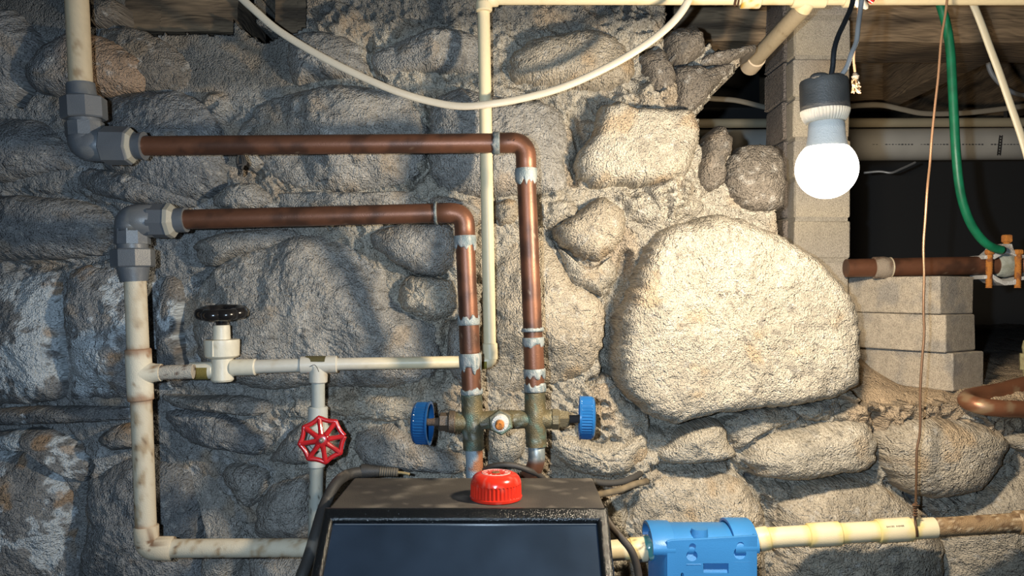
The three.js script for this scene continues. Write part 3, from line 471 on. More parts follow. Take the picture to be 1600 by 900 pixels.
{
  const Z = ZC, t = thing('union_elbow', 'grey plastic union elbow joining the lower copper pipe to the stained cream pipe', 'fitting', P(215, 440, Z));
  obj('elbow', sweep(bend([P(207, 362, Z), P(206, 345, Z), P(242, 345, Z)], R(24, Z), 16), R(25.5, Z), 32), M.plastic, t, greyPaint);
  obj('union_nut', nut(P(236, 345, Z), P(268, 345, Z), R(27, Z), 8, 0.2), M.plastic, t, greyPaint);
  obj('flange', turned(P(264, 345, Z), P(276, 344.5, Z), [[0, R(20, Z)], [0, R(28, Z)], [0.5, R(27, Z)], [1, R(20, Z)]], 8, { twist: 0.2, crease: 0.4 }), M.plastic, t, [0.30, 0.28, 0.23], 'pale dusty nut edge');
  obj('collar', turned(P(273, 344.5, Z), P(291, 343.5, Z), [[0, R(19, Z)], [0.8, R(19.5, Z)], [1, R(19.5, Z)], [1, R(15, Z)]], 32), M.plastic, t, greyPaint);
  obj('neck', [turned(P(206.5, 358, Z), P(207, 382, Z), [[0, R(26, Z)], [0.99, R(26.5, Z)], [1, R(20, Z)]], 10, { crease: 0.3, twist: 0.2 }), collar(P(207, 380, Z), P(207, 392, Z), R(23, Z))], M.plastic, t, greyPaint);
  obj('union_nut', nut(P(207, 389, Z), P(208, 418, Z), R(32.5, Z), 8, 0.25), M.plastic, t, greyPaint);
  obj('collar', turned(P(208, 416, Z), P(209.5, 440, Z), [[0, R(25, Z)], [0.6, R(22, Z)], [1, R(20.5, Z)], [1, R(15, Z)]], 32), M.plastic, t, greyPaint);
}
// cream pipe coming down at the upper left
obj; tag(obj('cream_pipe', pipe(P(117, -60, ZC), P(126.5, 136, ZC), R(17.5, ZC)), M.plastic, null, worn([0.50, 0.40, 0.265], [0.32, 0.225, 0.13], 0.32, 22)), 'cream plastic pipe dropping from above into the upper grey union elbow', 'pipe');
// stained bypass pipe on the left with its tee and elbow
{
  const Z = ZC, t = thing('bypass_pipe', 'rust stained cream pipe running down the left side and along the bottom left', 'pipe', P(230, 870, Z));
  const stain = (x, y, z) => { const a = 0.6 * fbm(x, y, z, 24, 3) + 0.6 * fbm(x, y * 0.4, z, 70, 3), b = nz(x * 170, y * 170, z * 170), d = sst((EYE - y), -0.08, 0.3); let c = mix3([0.58, 0.50, 0.37], [0.36, 0.25, 0.14], sst(a, -0.05, 0.4) * (0.35 + 0.65 * d)); c = mix3(c, [0.13, 0.075, 0.04], sst(b * 0.6 + a, 0.55, 0.85) * (0.3 + 0.6 * d)); return c; };
  const A = P(211, 436, Z), B = P(216, 552, Z), Cc = P(220.5, 622, Z), D = P(228, 828, Z);
  const ring = (base, p0, p1) => (x, y, z) => { const c = base(x, y, z), q = Math.min(...[p0, p1].map((p) => Math.abs(y - p.y))); return mix3(c, [0.24, 0.09, 0.025], sst(q + 0.004 * fbm(x, y, z, 60, 2), 0.012, 0.001) * 0.8); };
  obj('pipe', pipe(A, B, R(16.5, Z)), M.matte, t, ring(stain, B, B));
  obj('pipe', pipe(Cc, D, R(16, Z)), M.matte, t, ring(stain, Cc, D));
  obj('tee', [collar(P(215.5, 545, Z), P(220, 626, Z), R(19.5, Z)), turned(P(222, 583, Z), P(252, 582, Z), [[0, R(19, Z)], [0.5, R(15.5, Z)], [0.75, R(14, Z)], [1, R(13.5, Z)], [1, R(11, Z)]], 28)], M.matte, t, ring(worn([0.66, 0.58, 0.44], [0.26, 0.15, 0.07], 0.26, 30), P(0, 546, Z), P(0, 625, Z)));
  obj('elbow', [sweep(bend([P(228.5, 822, Z), P(229.5, 856.5, Z), P(270, 857, Z)], R(18, Z), 14), R(18.5, Z), 30)], M.matte, t, worn([0.58, 0.48, 0.34], [0.17, 0.09, 0.045], 0.36, 30));
  obj('pipe', pipe(P(264, 857, Z), P(660, 855, Z), R(14.5, Z)), M.matte, t, stain);
  obj('nipple', pipe(P(246, 582.5, Z), P(302, 580.5, Z + 0.004), R(11.5, Z)), M.rust, t, worn([0.42, 0.37, 0.30], [0.10, 0.06, 0.04], 0.45, 70), 'rusty grey threaded pipe stub');
}
// stop valve with black handwheel
function handwheel(r0, spokes, amp, tube, pts = 128) {
  // lies in its own xy plane, axis z; returns rim + spokes
  const rim = []; for (let i = 0; i <= pts; i++) { const a = i / pts * 6.28319, c = Math.abs(Math.cos(a * spokes / 2)); rim.push(V(Math.cos(a), Math.sin(a), 0).multiplyScalar(r0 * (1 - amp + amp * c ** 1.0))); }
  return rim;
}
{
  const Z = 1.03, t = thing('stop_valve', 'cream plastic stop valve with lobed black handwheel and olive sticker', 'valve', P(347, 596, Z));
  const body = worn([0.66, 0.60, 0.47], [0.42, 0.34, 0.22], 0.16, 30);
  obj('body', [turned(P(347.5, 596, Z), P(347, 546, Z), [[0, R(8, Z)], [0, R(15, Z)], [0.06, R(17.5, Z)], [0.25, R(17, Z)], [0.55, R(16, Z)], [1, R(17, Z)]], 36), collar(P(361, 574.5, Z), P(400, 573.5, Z), R(13, Z)), collar(P(335, 578.5, Z), P(297, 579.5, Z), R(13.6, Z))], M.plastic, t, body);
  obj('bonnet', [turned(P(347, 560, Z), P(346.5, 530, Z), [[0, R(18, Z)], [0.08, R(24, Z)], [0.14, R(26, Z)], [0.85, R(27, Z)], [0.98, R(26.5, Z)], [1, R(13, Z)]], 40), turned(P(346.5, 534, Z), P(346, 508, Z), [[0, R(14, Z)], [0.1, R(13.3, Z)], [0.9, R(13, Z)], [1, R(12, Z)], [1, R(6, Z)]], 32), box(R(4.5, Z), R(25, Z), 0.006, P(333.5, 545, Z - R(23.5, Z)), -0.5, 0.001)], M.plastic, t, body);
  obj('sticker', (() => { const g = new THREE.CylinderGeometry(R(13.9, Z), R(13.9, Z), R(29, Z), 24, 1, true, -1.3, 1.75); g.rotateZ(Math.PI / 2); const q = P(313.5, 579.3, Z); g.translate(q.x, q.y, q.z); return g; })(), M.matte, t, worn([0.22, 0.165, 0.035], [0.36, 0.28, 0.10], 0.25, 60), 'olive yellow printed sticker');
  const c = P(346, 488.5, Z), tilt = new THREE.Matrix4().makeRotationX(-Math.PI / 2 + 0.12), rim = handwheel(R(31.5, Z), 7, 0.2, 0).map((p) => p.applyMatrix4(tilt).add(c));
  const wheel = obj('handwheel', [(() => { const g = sweep(rim, R(9.2, Z), 14); return g; })(), turned(P(346, 512, Z), P(346, 484, Z), [[0, R(7, Z)], [0.3, R(9, Z)], [0.7, R(9, Z)], [0.9, R(8, Z)], [1, R(4, Z)]], 24)], M.gloss, t, [0.012, 0.011, 0.011], 'glossy black lobed handwheel');
  for (let k = 0; k < 7; k++) { const a = k / 7 * 6.283, e = V(Math.cos(a), Math.sin(a), 0).multiplyScalar(R(33, Z)).applyMatrix4(tilt).add(c); obj('spoke', turned(c, e, [[0, R(4, Z)], [1, R(4.5, Z)]], 10), M.gloss, wheel, [0.012, 0.011, 0.011]); }
}
// thin cream branch from the stop valve to the riser, and the riser
{
  const t = thing('branch_pipe', 'thin cream branch pipe with a tee running right from the black handled valve', 'pipe', P(560, 585, 1.05));
  const cream = (x, y, z) => { const c = mix3([0.52, 0.49, 0.42], [0.70, 0.58, 0.37], sst(x, -0.24, -0.12)); return mul3(mix3(c, [0.36, 0.27, 0.16], sst(fbm(x, y, z, 30, 3), 0.3, 0.7) * 0.5), 1 + 0.04 * nz(x * 200, y * 200, z * 200)); };
  obj('pipe', pipe(P(398, 573, 1.031), P(474, 570.5, 1.036), R(10.8, 1.03)), M.plastic, t, cream);
  const tee = obj('tee', [collar(P(469, 570.5, 1.036), P(527, 569, 1.041), R(13.5, 1.04)), collar(P(497.5, 572, 1.04), P(497, 598, 1.04), R(15, 1.04), R(14.2, 1.04))], M.plastic, t, cream);
  obj('sticker', (() => { const g = new THREE.CylinderGeometry(R(13.8, 1.04), R(13.8, 1.04), R(32, 1.04), 20, 1, true, 0.42, 1.1); g.rotateZ(Math.PI / 2); const q = P(494, 569.8, 1.038); g.translate(q.x, q.y, q.z); return g; })(), M.matte, tee, [0.10, 0.085, 0.03], 'dark olive sticker');
  obj('crack_line', [sweep(curve([P(484, 573, 1.026), P(491, 570, 1.0245), P(495, 574, 1.0245), P(498, 581, 1.0235)], 12), 0.0004, 5)], M.matte, tee, [0.03, 0.03, 0.03], 'thin black glue line');
  obj('pipe', pipe(P(523, 569, 1.041), P(752, 565, 1.06), R(9.6, 1.05)), M.plastic, t, cream);
  obj('pipe', pipe(P(497, 594, 1.04), P(497, 640, 1.042), R(10.5, 1.04)), M.plastic, t, (x, y, z) => mul3([0.40, 0.41, 0.37], 1 + 0.1 * fbm(x, y, z, 40, 2)));
}
{
  const Z = 1.06, t = thing('riser_pipe', 'tall thin cream riser pipe standing behind both copper loops', 'pipe', P(766, 577, Z));
  const cream = (x, y, z) => mul3(mix3([0.72, 0.60, 0.38], [0.50, 0.40, 0.26], sst(fbm(x, y, z, 14, 3), 0.2, 0.7) * 0.5), 1 + 0.03 * nz(x * 200, y * 200, z * 200));
  const el = obj('elbow', [sweep(bend([P(746, 565, Z), P(766, 564.5, Z), P(765.5, 540, Z)], R(11, Z), 10), R(11.6, Z), 26), collar(P(765.7, 562, Z), P(765.3, 536, Z), R(12, Z)), collar(P(762, 565, Z), P(743, 565, Z), R(11.6, Z))], M.plastic, t, cream);
  obj('sticker', (() => { const g = new THREE.CylinderGeometry(R(11.9, Z), R(11.9, Z), R(14, Z), 20, 1, true, -1.4, 1.5); g.rotateZ(Math.PI / 2); const q = P(754, 565, Z); g.translate(q.x, q.y, q.z); return g; })(), M.matte, el, [0.30, 0.24, 0.04], 'olive yellow sticker');
  obj('pipe', pipe(P(765.3, 542, Z), P(755.5, 14, Z), R(9.8, Z)), M.plastic, t, cream);
}
{
  const Z = 1.055, t = thing('supply_pipe', 'cream plastic pipe with fittings running along the very top of the picture', 'pipe', P(1180, 10, Z));
  const cream = (x, y, z) => mul3(mix3([0.70, 0.58, 0.37], [0.60, 0.40, 0.16], sst(fbm(x, y, z, 20, 3), 0.3, 0.7) * 0.6), 1 + 0.03 * nz(x * 200, y * 200, z * 200));
  const r = R(10.3, Z);
  obj('elbow', [sweep(bend([P(756, 16, Z), P(755.8, -2, Z), P(776, -2, Z)], R(10, Z), 10), R(12.4, Z), 26), collar(P(755.9, 4, Z), P(756.2, 18, Z), R(13, Z)), collar(P(762, -2, Z), P(779, -2, Z), R(12, Z))], M.plastic, t, cream);
  obj('pipe', pipe(P(770, -3, Z), P(1700, -2.5, Z), r), M.plastic, t, cream);
  obj('coupling', collar(P(1157, -2, Z), P(1188, -2, Z), R(15, Z)), M.plastic, t, (x, y, z) => mix3(cream(x, y, z), [0.62, 0.36, 0.05], sst(fbm(x, y, z, 70, 2), 0.1, 0.4)), 'stained coupling');
  obj('tee', [collar(P(1237, -2, Z), P(1290, -2, Z), R(14, Z)), collar(P(1262, 0, Z), P(1252, 16, Z + 0.012), R(14, Z))], M.plastic, t, cream);
  obj('coupling', collar(P(1318, -2, Z), P(1352, -2, Z), R(13.5, Z)), M.plastic, t, cream);
  obj('cable_clip', [sweep(curve([P(1148, 9, Z - 0.003), P(1150, -2, Z - 0.0105), P(1153, -12, Z - 0.003)], 12), 0.0016, 8), sweep(curve([P(1153, 9, Z - 0.003), P(1155, -2, Z - 0.0105), P(1157, -12, Z - 0.003)], 12), 0.0012, 8)], M.rust, t, [0.10, 0.045, 0.02], 'brown wire clip');
}
{
  const t = thing('drop_pipe', 'beige pipe slanting from the top pipe into the dark hole beside the pillar', 'pipe', P(1178, 104, 1.22));
  const c = worn([0.34, 0.27, 0.175], [0.20, 0.145, 0.085], 0.3, 24);
  obj('pipe', pipe(P(1255, 12, 1.07), P(1178, 95, 1.21), R(13, 1.15)), M.matte, t, c);
  obj('coupling', turned(P(1183, 90, 1.20), P(1171, 104, 1.235), [[0, R(12, 1.2)], [0.04, R(14.5, 1.2)], [0.5, R(15.5, 1.2)], [0.95, R(15.5, 1.2)], [1, R(13, 1.2)]], 30), M.matte, t, [0.58, 0.46, 0.32], 'paler end coupling');
}
// red handwheel valve
{
  const Z = 1.045, t = thing('gate_valve', 'cream plastic valve with bright red spoked handwheel above the grey drain pipe', 'valve', P(496, 730, Z));
  const body = (x, y, z) => mul3([0.47, 0.47, 0.42], 1 + 0.1 * fbm(x, y, z, 40, 2));
  obj('body', [collar(P(497, 635, Z), P(496, 668, Z), R(15, Z), R(16, Z)), turned(P(496, 662, Z), P(495, 712, Z), [[0, R(15, Z)], [0.15, R(20, Z)], [0.8, R(20, Z)], [1, R(14, Z)], [1, R(9, Z)]], 32), collar(P(495, 704, Z), P(494.5, 730, Z), R(13.5, Z)), turned(P(497, 688, Z), P(503, 688, 0.992), [[0, R(17, Z)], [0.5, R(16, Z)], [0.55, R(10, Z)], [0.9, R(9, Z)], [1, R(4, Z)]], 28)], M.plastic, t, body);
  const c = P(503.5, 687.5, 0.985), zw = 0.985, tilt = new THREE.Matrix4().makeRotationFromEuler(new THREE.Euler(-0.12, 0.12, 0.17));
  const red = (x, y, z) => mul3([0.46, 0.018, 0.022], 0.9 + 0.25 * fbm(x, y, z, 60, 2));
  const N = 8, rim = []; for (let i = 0; i <= 128; i++) { const a = i / 128 * 6.28319, cc = Math.abs(Math.cos(a * N / 2)); rim.push(V(Math.cos(a), Math.sin(a), 0).multiplyScalar(R(35, zw) * (0.875 + 0.125 * (1 - Math.abs(Math.sin(a * N / 2))) ** 1.2)).applyMatrix4(tilt).add(c)); }
  const w = obj('handwheel', [sweep(rim, R(3.8, zw), 10)], M.gloss, t, red, 'bright red painted handwheel');
  const hub = (z) => V(0, 0, z).applyMatrix4(tilt).add(c);
  obj('hub', turned(hub(-0.009), hub(0.006), [[0, R(6, zw)], [0.1, R(11, zw)], [0.6, R(12.5, zw)], [0.85, R(12, zw)], [0.95, R(10, zw)], [1, R(7, zw)]], 30), M.gloss, w, red);
  obj('screw', [nut(hub(0.004), hub(0.009), R(4.6, zw), 6), turned(hub(0.008), hub(0.0105), [[0, R(3, zw)], [1, R(1.6, zw)]], 14)], M.copper, w, [0.28, 0.24, 0.20], 'steel hub screw');
  for (let k = 0; k < N; k++) { const a = k / N * 6.28319, d = (f, z) => V(Math.cos(a) * f, Math.sin(a) * f, z).applyMatrix4(tilt).add(c); obj('spoke', turned(d(R(9, zw), 0.003), d(R(33, zw), 0.0), [[0, R(4.6, zw)], [0.5, R(3.7, zw)], [1, R(4.6, zw)]], 10), M.gloss, w, red); }
  obj('drain_pipe', pipe(P(494.6, 722, Z), P(488, 1010, Z), R(10.8, Z)), M.plastic, t, (x, y, z) => mix3(mul3([0.34, 0.345, 0.30], 1 + 0.12 * fbm(x, y, z, 30, 3)), [0.05, 0.04, 0.03], sst(nz(x * 90, y * 90, z * 90), 0.7, 0.85)), 'grey green lower pipe');
}
// bronze bypass valve between the two copper loops
{
  const Z = ZC, t = thing('bypass_valve', 'greenish bronze bypass valve with two blue cap handles at the foot of the copper loops', 'valve', P(785, 745, Z));
  obj('body', [
    turned(P(736.5, 615, Z), P(740, 702, Z), [[0, R(14, Z)], [0, R(16.5, Z)], [0.3, R(16.5, Z)], [0.45, R(18, Z)], [0.6, R(18, Z)], [0.75, R(16.5, Z)], [1, R(16.5, Z)], [1, R(13, Z)]], 32),
    turned(P(835.5, 613, Z), P(838, 697, Z), [[0, R(14, Z)], [0, R(16.5, Z)], [0.3, R(16.5, Z)], [0.45, R(18, Z)], [0.6, R(18, Z)], [0.75, R(16.5, Z)], [1, R(16.5, Z)], [1, R(13, Z)]], 32),
    turned(P(741, 657, Z), P(832, 655, Z), [[0, R(14, Z)], [0.2, R(14, Z)], [0.5, R(16, Z)], [0.8, R(14, Z)], [1, R(14, Z)]], 30),
    turned(P(735, 659, Z), P(704, 659, Z), [[0, R(15, Z)], [0.5, R(15.5, Z)], [1, R(15.5, Z)]], 30), turned(P(840, 655, Z), P(866, 655, Z), [[0, R(15, Z)], [0.7, R(15, Z)], [1, R(14, Z)]], 30),
    turned(P(784, 657, Z - 0.005), P(782.5, 659, Z - 0.040), [[0, R(16, Z)], [0.6, R(17, Z)], [1, R(16.5, Z)]], 30)], M.bronze, t, bronzePaint);
  obj('packing_nut', [collar(P(712, 659, Z), P(701, 659, Z), R(17.5, Z)), nut(P(702, 659, Z), P(686, 659, Z), R(14.5, Z), 6, 0.3)], M.bronze, t, [0.115, 0.085, 0.06], 'dark brown packing nut');
  obj('packing_nut', [nut(P(861, 655, Z), P(874, 655, Z), R(17, Z), 8, 0.3), nut(P(872, 655, Z), P(889, 655, Z), R(14, Z), 6, 0.3)], M.bronze, t, [0.15, 0.125, 0.075], 'brown packing nut');
  obj('packing_nut', [nut(P(782.5, 659, Z - 0.036), P(782, 660, Z - 0.052), R(19.5, Z), 6, 0.1)], M.bronze, t, bronzePaint);
  obj('stem', turned(P(782, 660, Z - 0.05), P(780, 666, Z - 0.078), [[0, R(13, Z)], [0.3, R(12, Z)], [0.32, R(7, Z)], [0.9, R(6.4, Z)], [1, R(4.5, Z)]], 22), M.rust, t, (x, y, z) => mix3([0.42, 0.155, 0.03], [0.48, 0.48, 0.45], sst(-z + 0.006 * fbm(x, y, z, 90, 2), Z - 0.070, Z - 0.062)), 'bare stem crusted orange and white');
  obj('stem', turned(P(688, 659, Z), P(652, 660, Z), [[0, R(6.5, Z)], [0.3, R(6.3, Z)], [0.35, R(5.6, Z)], [1, R(5.4, Z)]], 20), M.rust, t, [0.10, 0.065, 0.045]);
  obj('stem', turned(P(887, 655, Z), P(918, 654, Z), [[0, R(6.5, Z)], [1, R(6.3, Z)]], 20), M.rust, t, [0.035, 0.03, 0.028]);
  const blue = (x, y, z) => mul3([0.010, 0.075, 0.22], 0.9 + 0.2 * fbm(x, y, z, 30, 2));
  obj('cap_handle', capGeo(P(646, 661, Z), V(1, 0, 0.10).normalize(), R(33, Z), R(27, Z)), M.gloss, t, blue, 'ribbed dark blue plastic cap seen from its open side');
  obj('cap_handle', capGeo(P(930, 653, Z), V(-1, 0.02, -0.05).normalize(), R(33.5, Z), R(25, Z)), M.gloss, t, (x, y, z) => mul3([0.014, 0.105, 0.30], 0.9 + 0.2 * fbm(x, y, z, 30, 2)), 'ribbed mid blue plastic cap');
  obj('tailpiece', [pipe(P(740.5, 699, Z), P(742, 752, Z), R(13.5, Z))], M.solder, t, (x, y, z) => mix3([0.26, 0.32, 0.36], [0.30, 0.12, 0.055], sst(x + 0.012 * fbm(x, y, z, 40, 2), -0.047, -0.043)));
  obj('tailpiece', [sweep(bend([P(838, 694, Z), P(839, 728, Z), P(812, 760, Z + 0.012)], R(24, Z), 12), R(13.3, Z), 26)], M.copper, t, (x, y, z) => mix3(solderPaint(x, y, z), copperPaint(x, y, z), sst(y, EYE - 0.208, EYE - 0.216)));
}
// a screw cap: closed at "at", open towards dir; ribs round the side
function capGeo(at, dir, r, h, n = 192, teeth = 44, round) {
  const [u, v] = frame(dir); const prof = round ? [[0, 0.001, 0], [0, r * 0.62, 0], [0.02, r * 0.72, 0], [0.07, r * 0.82, 0], [0.15, r * 0.905, 0], [0.26, r * 0.965, 0], [0.38, r * 0.99, 0], [0.42, r * 0.99, 1], [0.6, r * 0.995, 1], [0.84, r, 1], [0.86, r, 0], [0.88, r * 1.025, 0], [0.97, r * 1.01, 0], [1, r * 0.97, 0], [1, r * 0.9, 0], [0.3, r * 0.86, 0], [0.28, 0.001, 0]] : [[0, 0.001, 0], [0, r * 0.6, 0], [0.03, r * 0.82, 0], [0.10, r * 0.93, 0], [0.22, r * 0.985, 0], [0.26, r * 0.99, 1], [0.5, r, 1], [0.86, r, 1], [0.88, r, 0], [0.9, r * 1.03, 0], [1, r * 1.03, 0], [1, r * 0.91, 0], [0.14, r * 0.88, 0], [0.12, 0.001, 0]];
  const g = rings(prof.map(([t, rr, k]) => ({ c: at.clone().addScaledVector(dir, t * h), u, v, r: (a) => rr - k * r * 0.035 * (0.5 + 0.5 * Math.cos(a * teeth)) ** 1.5, s: t * h })), n, false); return toCreasedNormals(g, 0.5);
}
{
  const r = rng(21), g = []; for (let k = 0; k < 9; k++) g.push(sweep(curve([P(374 + r() * 8, 240, 1.0), P(370 + r() * 16, 250 + r() * 6, 1.0 + (r() - 0.5) * 0.01), P(368 + r() * 14, 258 + r() * 18, 1.0 + (r() - 0.5) * 0.016)], 8), 0.0008 + r() * 0.0012, 6));
  tag(obj('debris_tuft', g, M.matte, null, [0.03, 0.028, 0.026]), 'small dark tuft of debris stuck under the upper copper pipe', 'debris');
}
// ---------------------------------------------------------------- water softener head in the foreground
{
  const t = thing('softener_head', 'black plastic control housing with sloping dark window standing under the bronze valve', 'control housing', V(-0.04, 0, -0.9));
  const x0 = R(508 - 800, 0.82), x1 = R(949 - 800, 0.82), yt = EYE - 0.2296, zf = -0.82, zb = -0.966, xm = (x0 + x1) / 2;
  const sd = V(0, -0.667, 0.745);                                           // down the sloping front
  const prof = new THREE.Shape(); const L = 0.235, ye = yt - 0.667 * L, ze = zf + 0.745 * L;
  prof.moveTo(-zb, yt); prof.lineTo(-zf + 0.002, yt); prof.lineTo(-zf - 0.745 * L, ye); prof.lineTo(-zf - 0.745 * L, ye - 0.06); prof.lineTo(-zb, ye - 0.06); prof.closePath();
  const bg = new THREE.ExtrudeGeometry(prof, { depth: x1 - x0 - 0.006, bevelEnabled: true, bevelThickness: 0.003, bevelSize: 0.003, bevelOffset: -0.003, bevelSegments: 3 });
  bg.rotateY(Math.PI / 2); bg.translate(x0 + 0.003, 0, 0); uvBox(bg);
  const dust = (x, y, z) => { const up = sst(y, yt - 0.012, yt - 0.002); const a = fbm(x, y, z, 16, 3), b = nz(x * 60, y * 60, z * 60); const c = mix3(mix3([0.024, 0.020, 0.017], [0.050, 0.042, 0.033], sst(fbm(x, y, z, 7, 3), -0.3, 0.3)), [0.20, 0.175, 0.145], sst(a, 0.22, 0.7) * 0.55 + sst(b, 0.75, 0.95) * 0.4); return mix3(C.black, c, up); };
  obj('housing', tess(bg, 0.012), M.dusty, t, dust);
  // the lid's grain: dust lies on the top only; the rim of the window stands proud
  const Q = (u, s, n) => V(u, yt, zf).addScaledVector(sd, s).add(V(0, 0.745 * n, 0.667 * n));
  const W = (x1 - x0) / 2, quad = (s, pts) => { pts.forEach(([a, b], i) => i ? s.lineTo(a, b) : s.moveTo(a, b)); s.closePath(); return s; };
  const fr = quad(new THREE.Shape(), [[-W, 0.0015], [W, 0.0015], [W, -L], [-W, -L]]); fr.holes.push(quad(new THREE.Path(), [[-W + 0.0115, -0.0155], [-W + 0.0115, -L + 0.014], [W - 0.0125, -L + 0.014], [W - 0.0125, -0.0155]]));
  const fg = new THREE.ExtrudeGeometry(fr, { depth: 0.004, bevelEnabled: true, bevelThickness: 0.0045, bevelSize: 0.0045, bevelOffset: -0.0045, bevelSegments: 5 });
  uvBox(fg); const mt = new THREE.Matrix4().makeBasis(V(1, 0, 0), V(0, 0.667, -0.745), V(0, 0.745, 0.667)).setPosition(xm, yt, zf); fg.applyMatrix4(mt);
  obj('bezel', fg, M.blackPlastic, t, [0.004, 0.005, 0.006], 'glossy grained black rim');
  const pg = new THREE.PlaneGeometry(2 * W - 0.02, L - 0.026, 1, 1); const pb = new THREE.BoxGeometry(2 * W - 0.022, L - 0.027, 0.003); uvBox(pb); pb.translate(0, -0.0155 - (L - 0.0295) / 2, 0.0022); pb.applyMatrix4(mt);
  obj('window', tess(pb, 0.01), M.panel, t, (x, y, z) => mul3([0.013, 0.022, 0.037], 1 + 0.35 * fbm(x, y * 0.3, z, 14, 3)), 'dusty slate blue window pane');
  obj('window_edge_highlight', [box(2 * W - 0.026, 0.0008, 0.0015, V(0, 0, 0), 0, 0.0005).applyMatrix4(mt.clone().multiply(new THREE.Matrix4().makeTranslation(0, -0.0172, 0.0042)))], M.panel, t, [0.10, 0.12, 0.14], 'thin pale line painted as a highlight along the pane');  // pale strip stands in for the highlight on the pane's top edge
  obj('tank', turned(V(-0.04, 0, -0.84), V(-0.04, ye - 0.058, -0.84), [[0, 0.11], [0.02, 0.125], [0.9, 0.125], [1, 0.09]], 40, { step: 0.1 }), M.plastic, t, [0.06, 0.06, 0.065]);
}
// splits long triangles so that painted wear has points to sit on
function tess(g, len) {
  let src = g.index ? g.toNonIndexed() : g; const A = src.attributes, out = { position: [], normal: [], uv: [] };
  const stack = []; for (let i = 0; i < A.position.count; i += 3) stack.push([0, 1, 2].map((k) => [A.position.getX(i + k), A.position.getY(i + k), A.position.getZ(i + k), A.normal.getX(i + k), A.normal.getY(i + k), A.normal.getZ(i + k), A.uv.getX(i + k), A.uv.getY(i + k)]));
  while (stack.length) {
    const t = stack.pop(), e = [0, 1, 2].map((k) => Math.hypot(...[0, 1, 2].map((c) => t[k][c] - t[(k + 1) % 3][c]))), m = e.indexOf(Math.max(...e));
    if (e[m] > len) { const a = t[m], b = t[(m + 1) % 3], c = t[(m + 2) % 3], h = a.map((q, i) => (q + b[i]) / 2); stack.push([a, h, c], [h, b, c]); }
    else for (const v of t) { out.position.push(v[0], v[1], v[2]); out.normal.push(v[3], v[4], v[5]); out.uv.push(v[6], v[7]); }
  }
  const r = new THREE.BufferGeometry(); for (const k in out) r.setAttribute(k, new THREE.Float32BufferAttribute(out[k], k === 'uv' ? 2 : 3)); return r;
}
// the loose red cap on the housing
{
  const Z = 0.872, t = thing('red_cap', 'ribbed bright red plastic screw cap lying on top of the black housing', 'cap', P(775, 779, Z));
  const top = V(R(775 - 800, Z), EYE - 0.2296 + 0.0285, -Z), r = R(40, Z);
  const red = (x, y, z) => mul3(mix3([0.52, 0.022, 0.010], [0.46, 0.12, 0.09], sst(fbm(x, y, z, 80, 2), 0.3, 0.7) * 0.4), 1);
  obj('cap', capGeo(top, V(0, -1, 0), r, 0.0282, 192, 40, true), M.gloss, t, red);
  obj('top_ring', [turned(top.clone().add(V(0, -0.0004, 0)), top.clone().add(V(0, 0.0006, 0)), [[0, r * 0.57], [0.5, r * 0.57], [1, r * 0.55], [1, r * 0.53], [0, r * 0.53]], 48, { caps: false })], M.gloss, t, [0.62, 0.32, 0.27], 'worn pale ring');
  const marks = []; for (let k = 0; k < 26; k++) { const a = k / 26 * 6.283; if (k % 7 === 6) continue; marks.push(box(0.0007, 0.0008, 0.0022 + 0.001 * (k % 3), V(0, 0, r * 0.44), 0, 0.0002).rotateY(a + 0.25 * (k % 2)).translate(top.x, top.y + 0.0002, top.z)); }
  obj('moulded_marks', marks, M.gloss, t, [0.66, 0.34, 0.28], 'worn raised marks');
  obj('plug', turned(top.clone().add(V(0, -0.001, 0)), top.clone().add(V(0, 0.0007, 0)), [[0, r * 0.17], [1, r * 0.15], [1, r * 0.02]], 24), M.rust, t, [0.16, 0.085, 0.03], 'brown hole in the middle');
}
// cables round the housing
{
  const t = thing('black_cable', 'thick black cable with ribbed plug curving down the left side of the black housing', 'cable', P(500, 900, 0.95));
  const blk = (x, y, z) => mul3(mix3([0.030, 0.028, 0.026], [0.12, 0.10, 0.08], sst(fbm(x, y, z, 30, 3), 0.15, 0.6)), 1);
  obj('cord', sweep(curve([P(568, 737, 0.997), P(545, 741, 0.985), P(524, 757, 0.955), P(507, 790, 0.93), P(494, 832, 0.90), P(482, 872, 0.88), P(468, 910, 0.86), P(450, 980, 0.85)], 90), R(9, 0.93), 18), M.rubber, t, blk);
  const pl = obj('plug', [turned(P(562, 736, 0.997), P(593, 736, 0.998), [[0, R(8.5, 0.98)], [0.1, R(11, 0.98)], [0.35, R(11, 0.98)], [0.7, R(9.5, 0.98)], [1, R(8.5, 0.98)]], 24)], M.rubber, t, blk);
  obj('strain_relief', turned(P(590, 736, 0.998), P(622, 738, 0.998), [[0, R(9, 0.98)], [1, R(7, 0.98)], [1, R(3, 0.98)]], 24, { mod: (a, r, tt) => r * (0.94 + 0.06 * Math.sign(Math.sin(tt * 56))), step: 0.0009, crease: 0.2 }), M.rubber, t, (x, y, z) => mul3([0.10, 0.085, 0.065], 1 + 0.3 * fbm(x, y, z, 50, 2)), 'ribbed dusty brown strain relief');
  obj('tip', [sweep(curve([P(620, 738, 0.998), P(630, 739, 0.996), P(640, 741, 0.994)], 12), R(2.2, 0.98), 10)], M.rubber, t, [0.30, 0.22, 0.10], 'tan wire end');
}
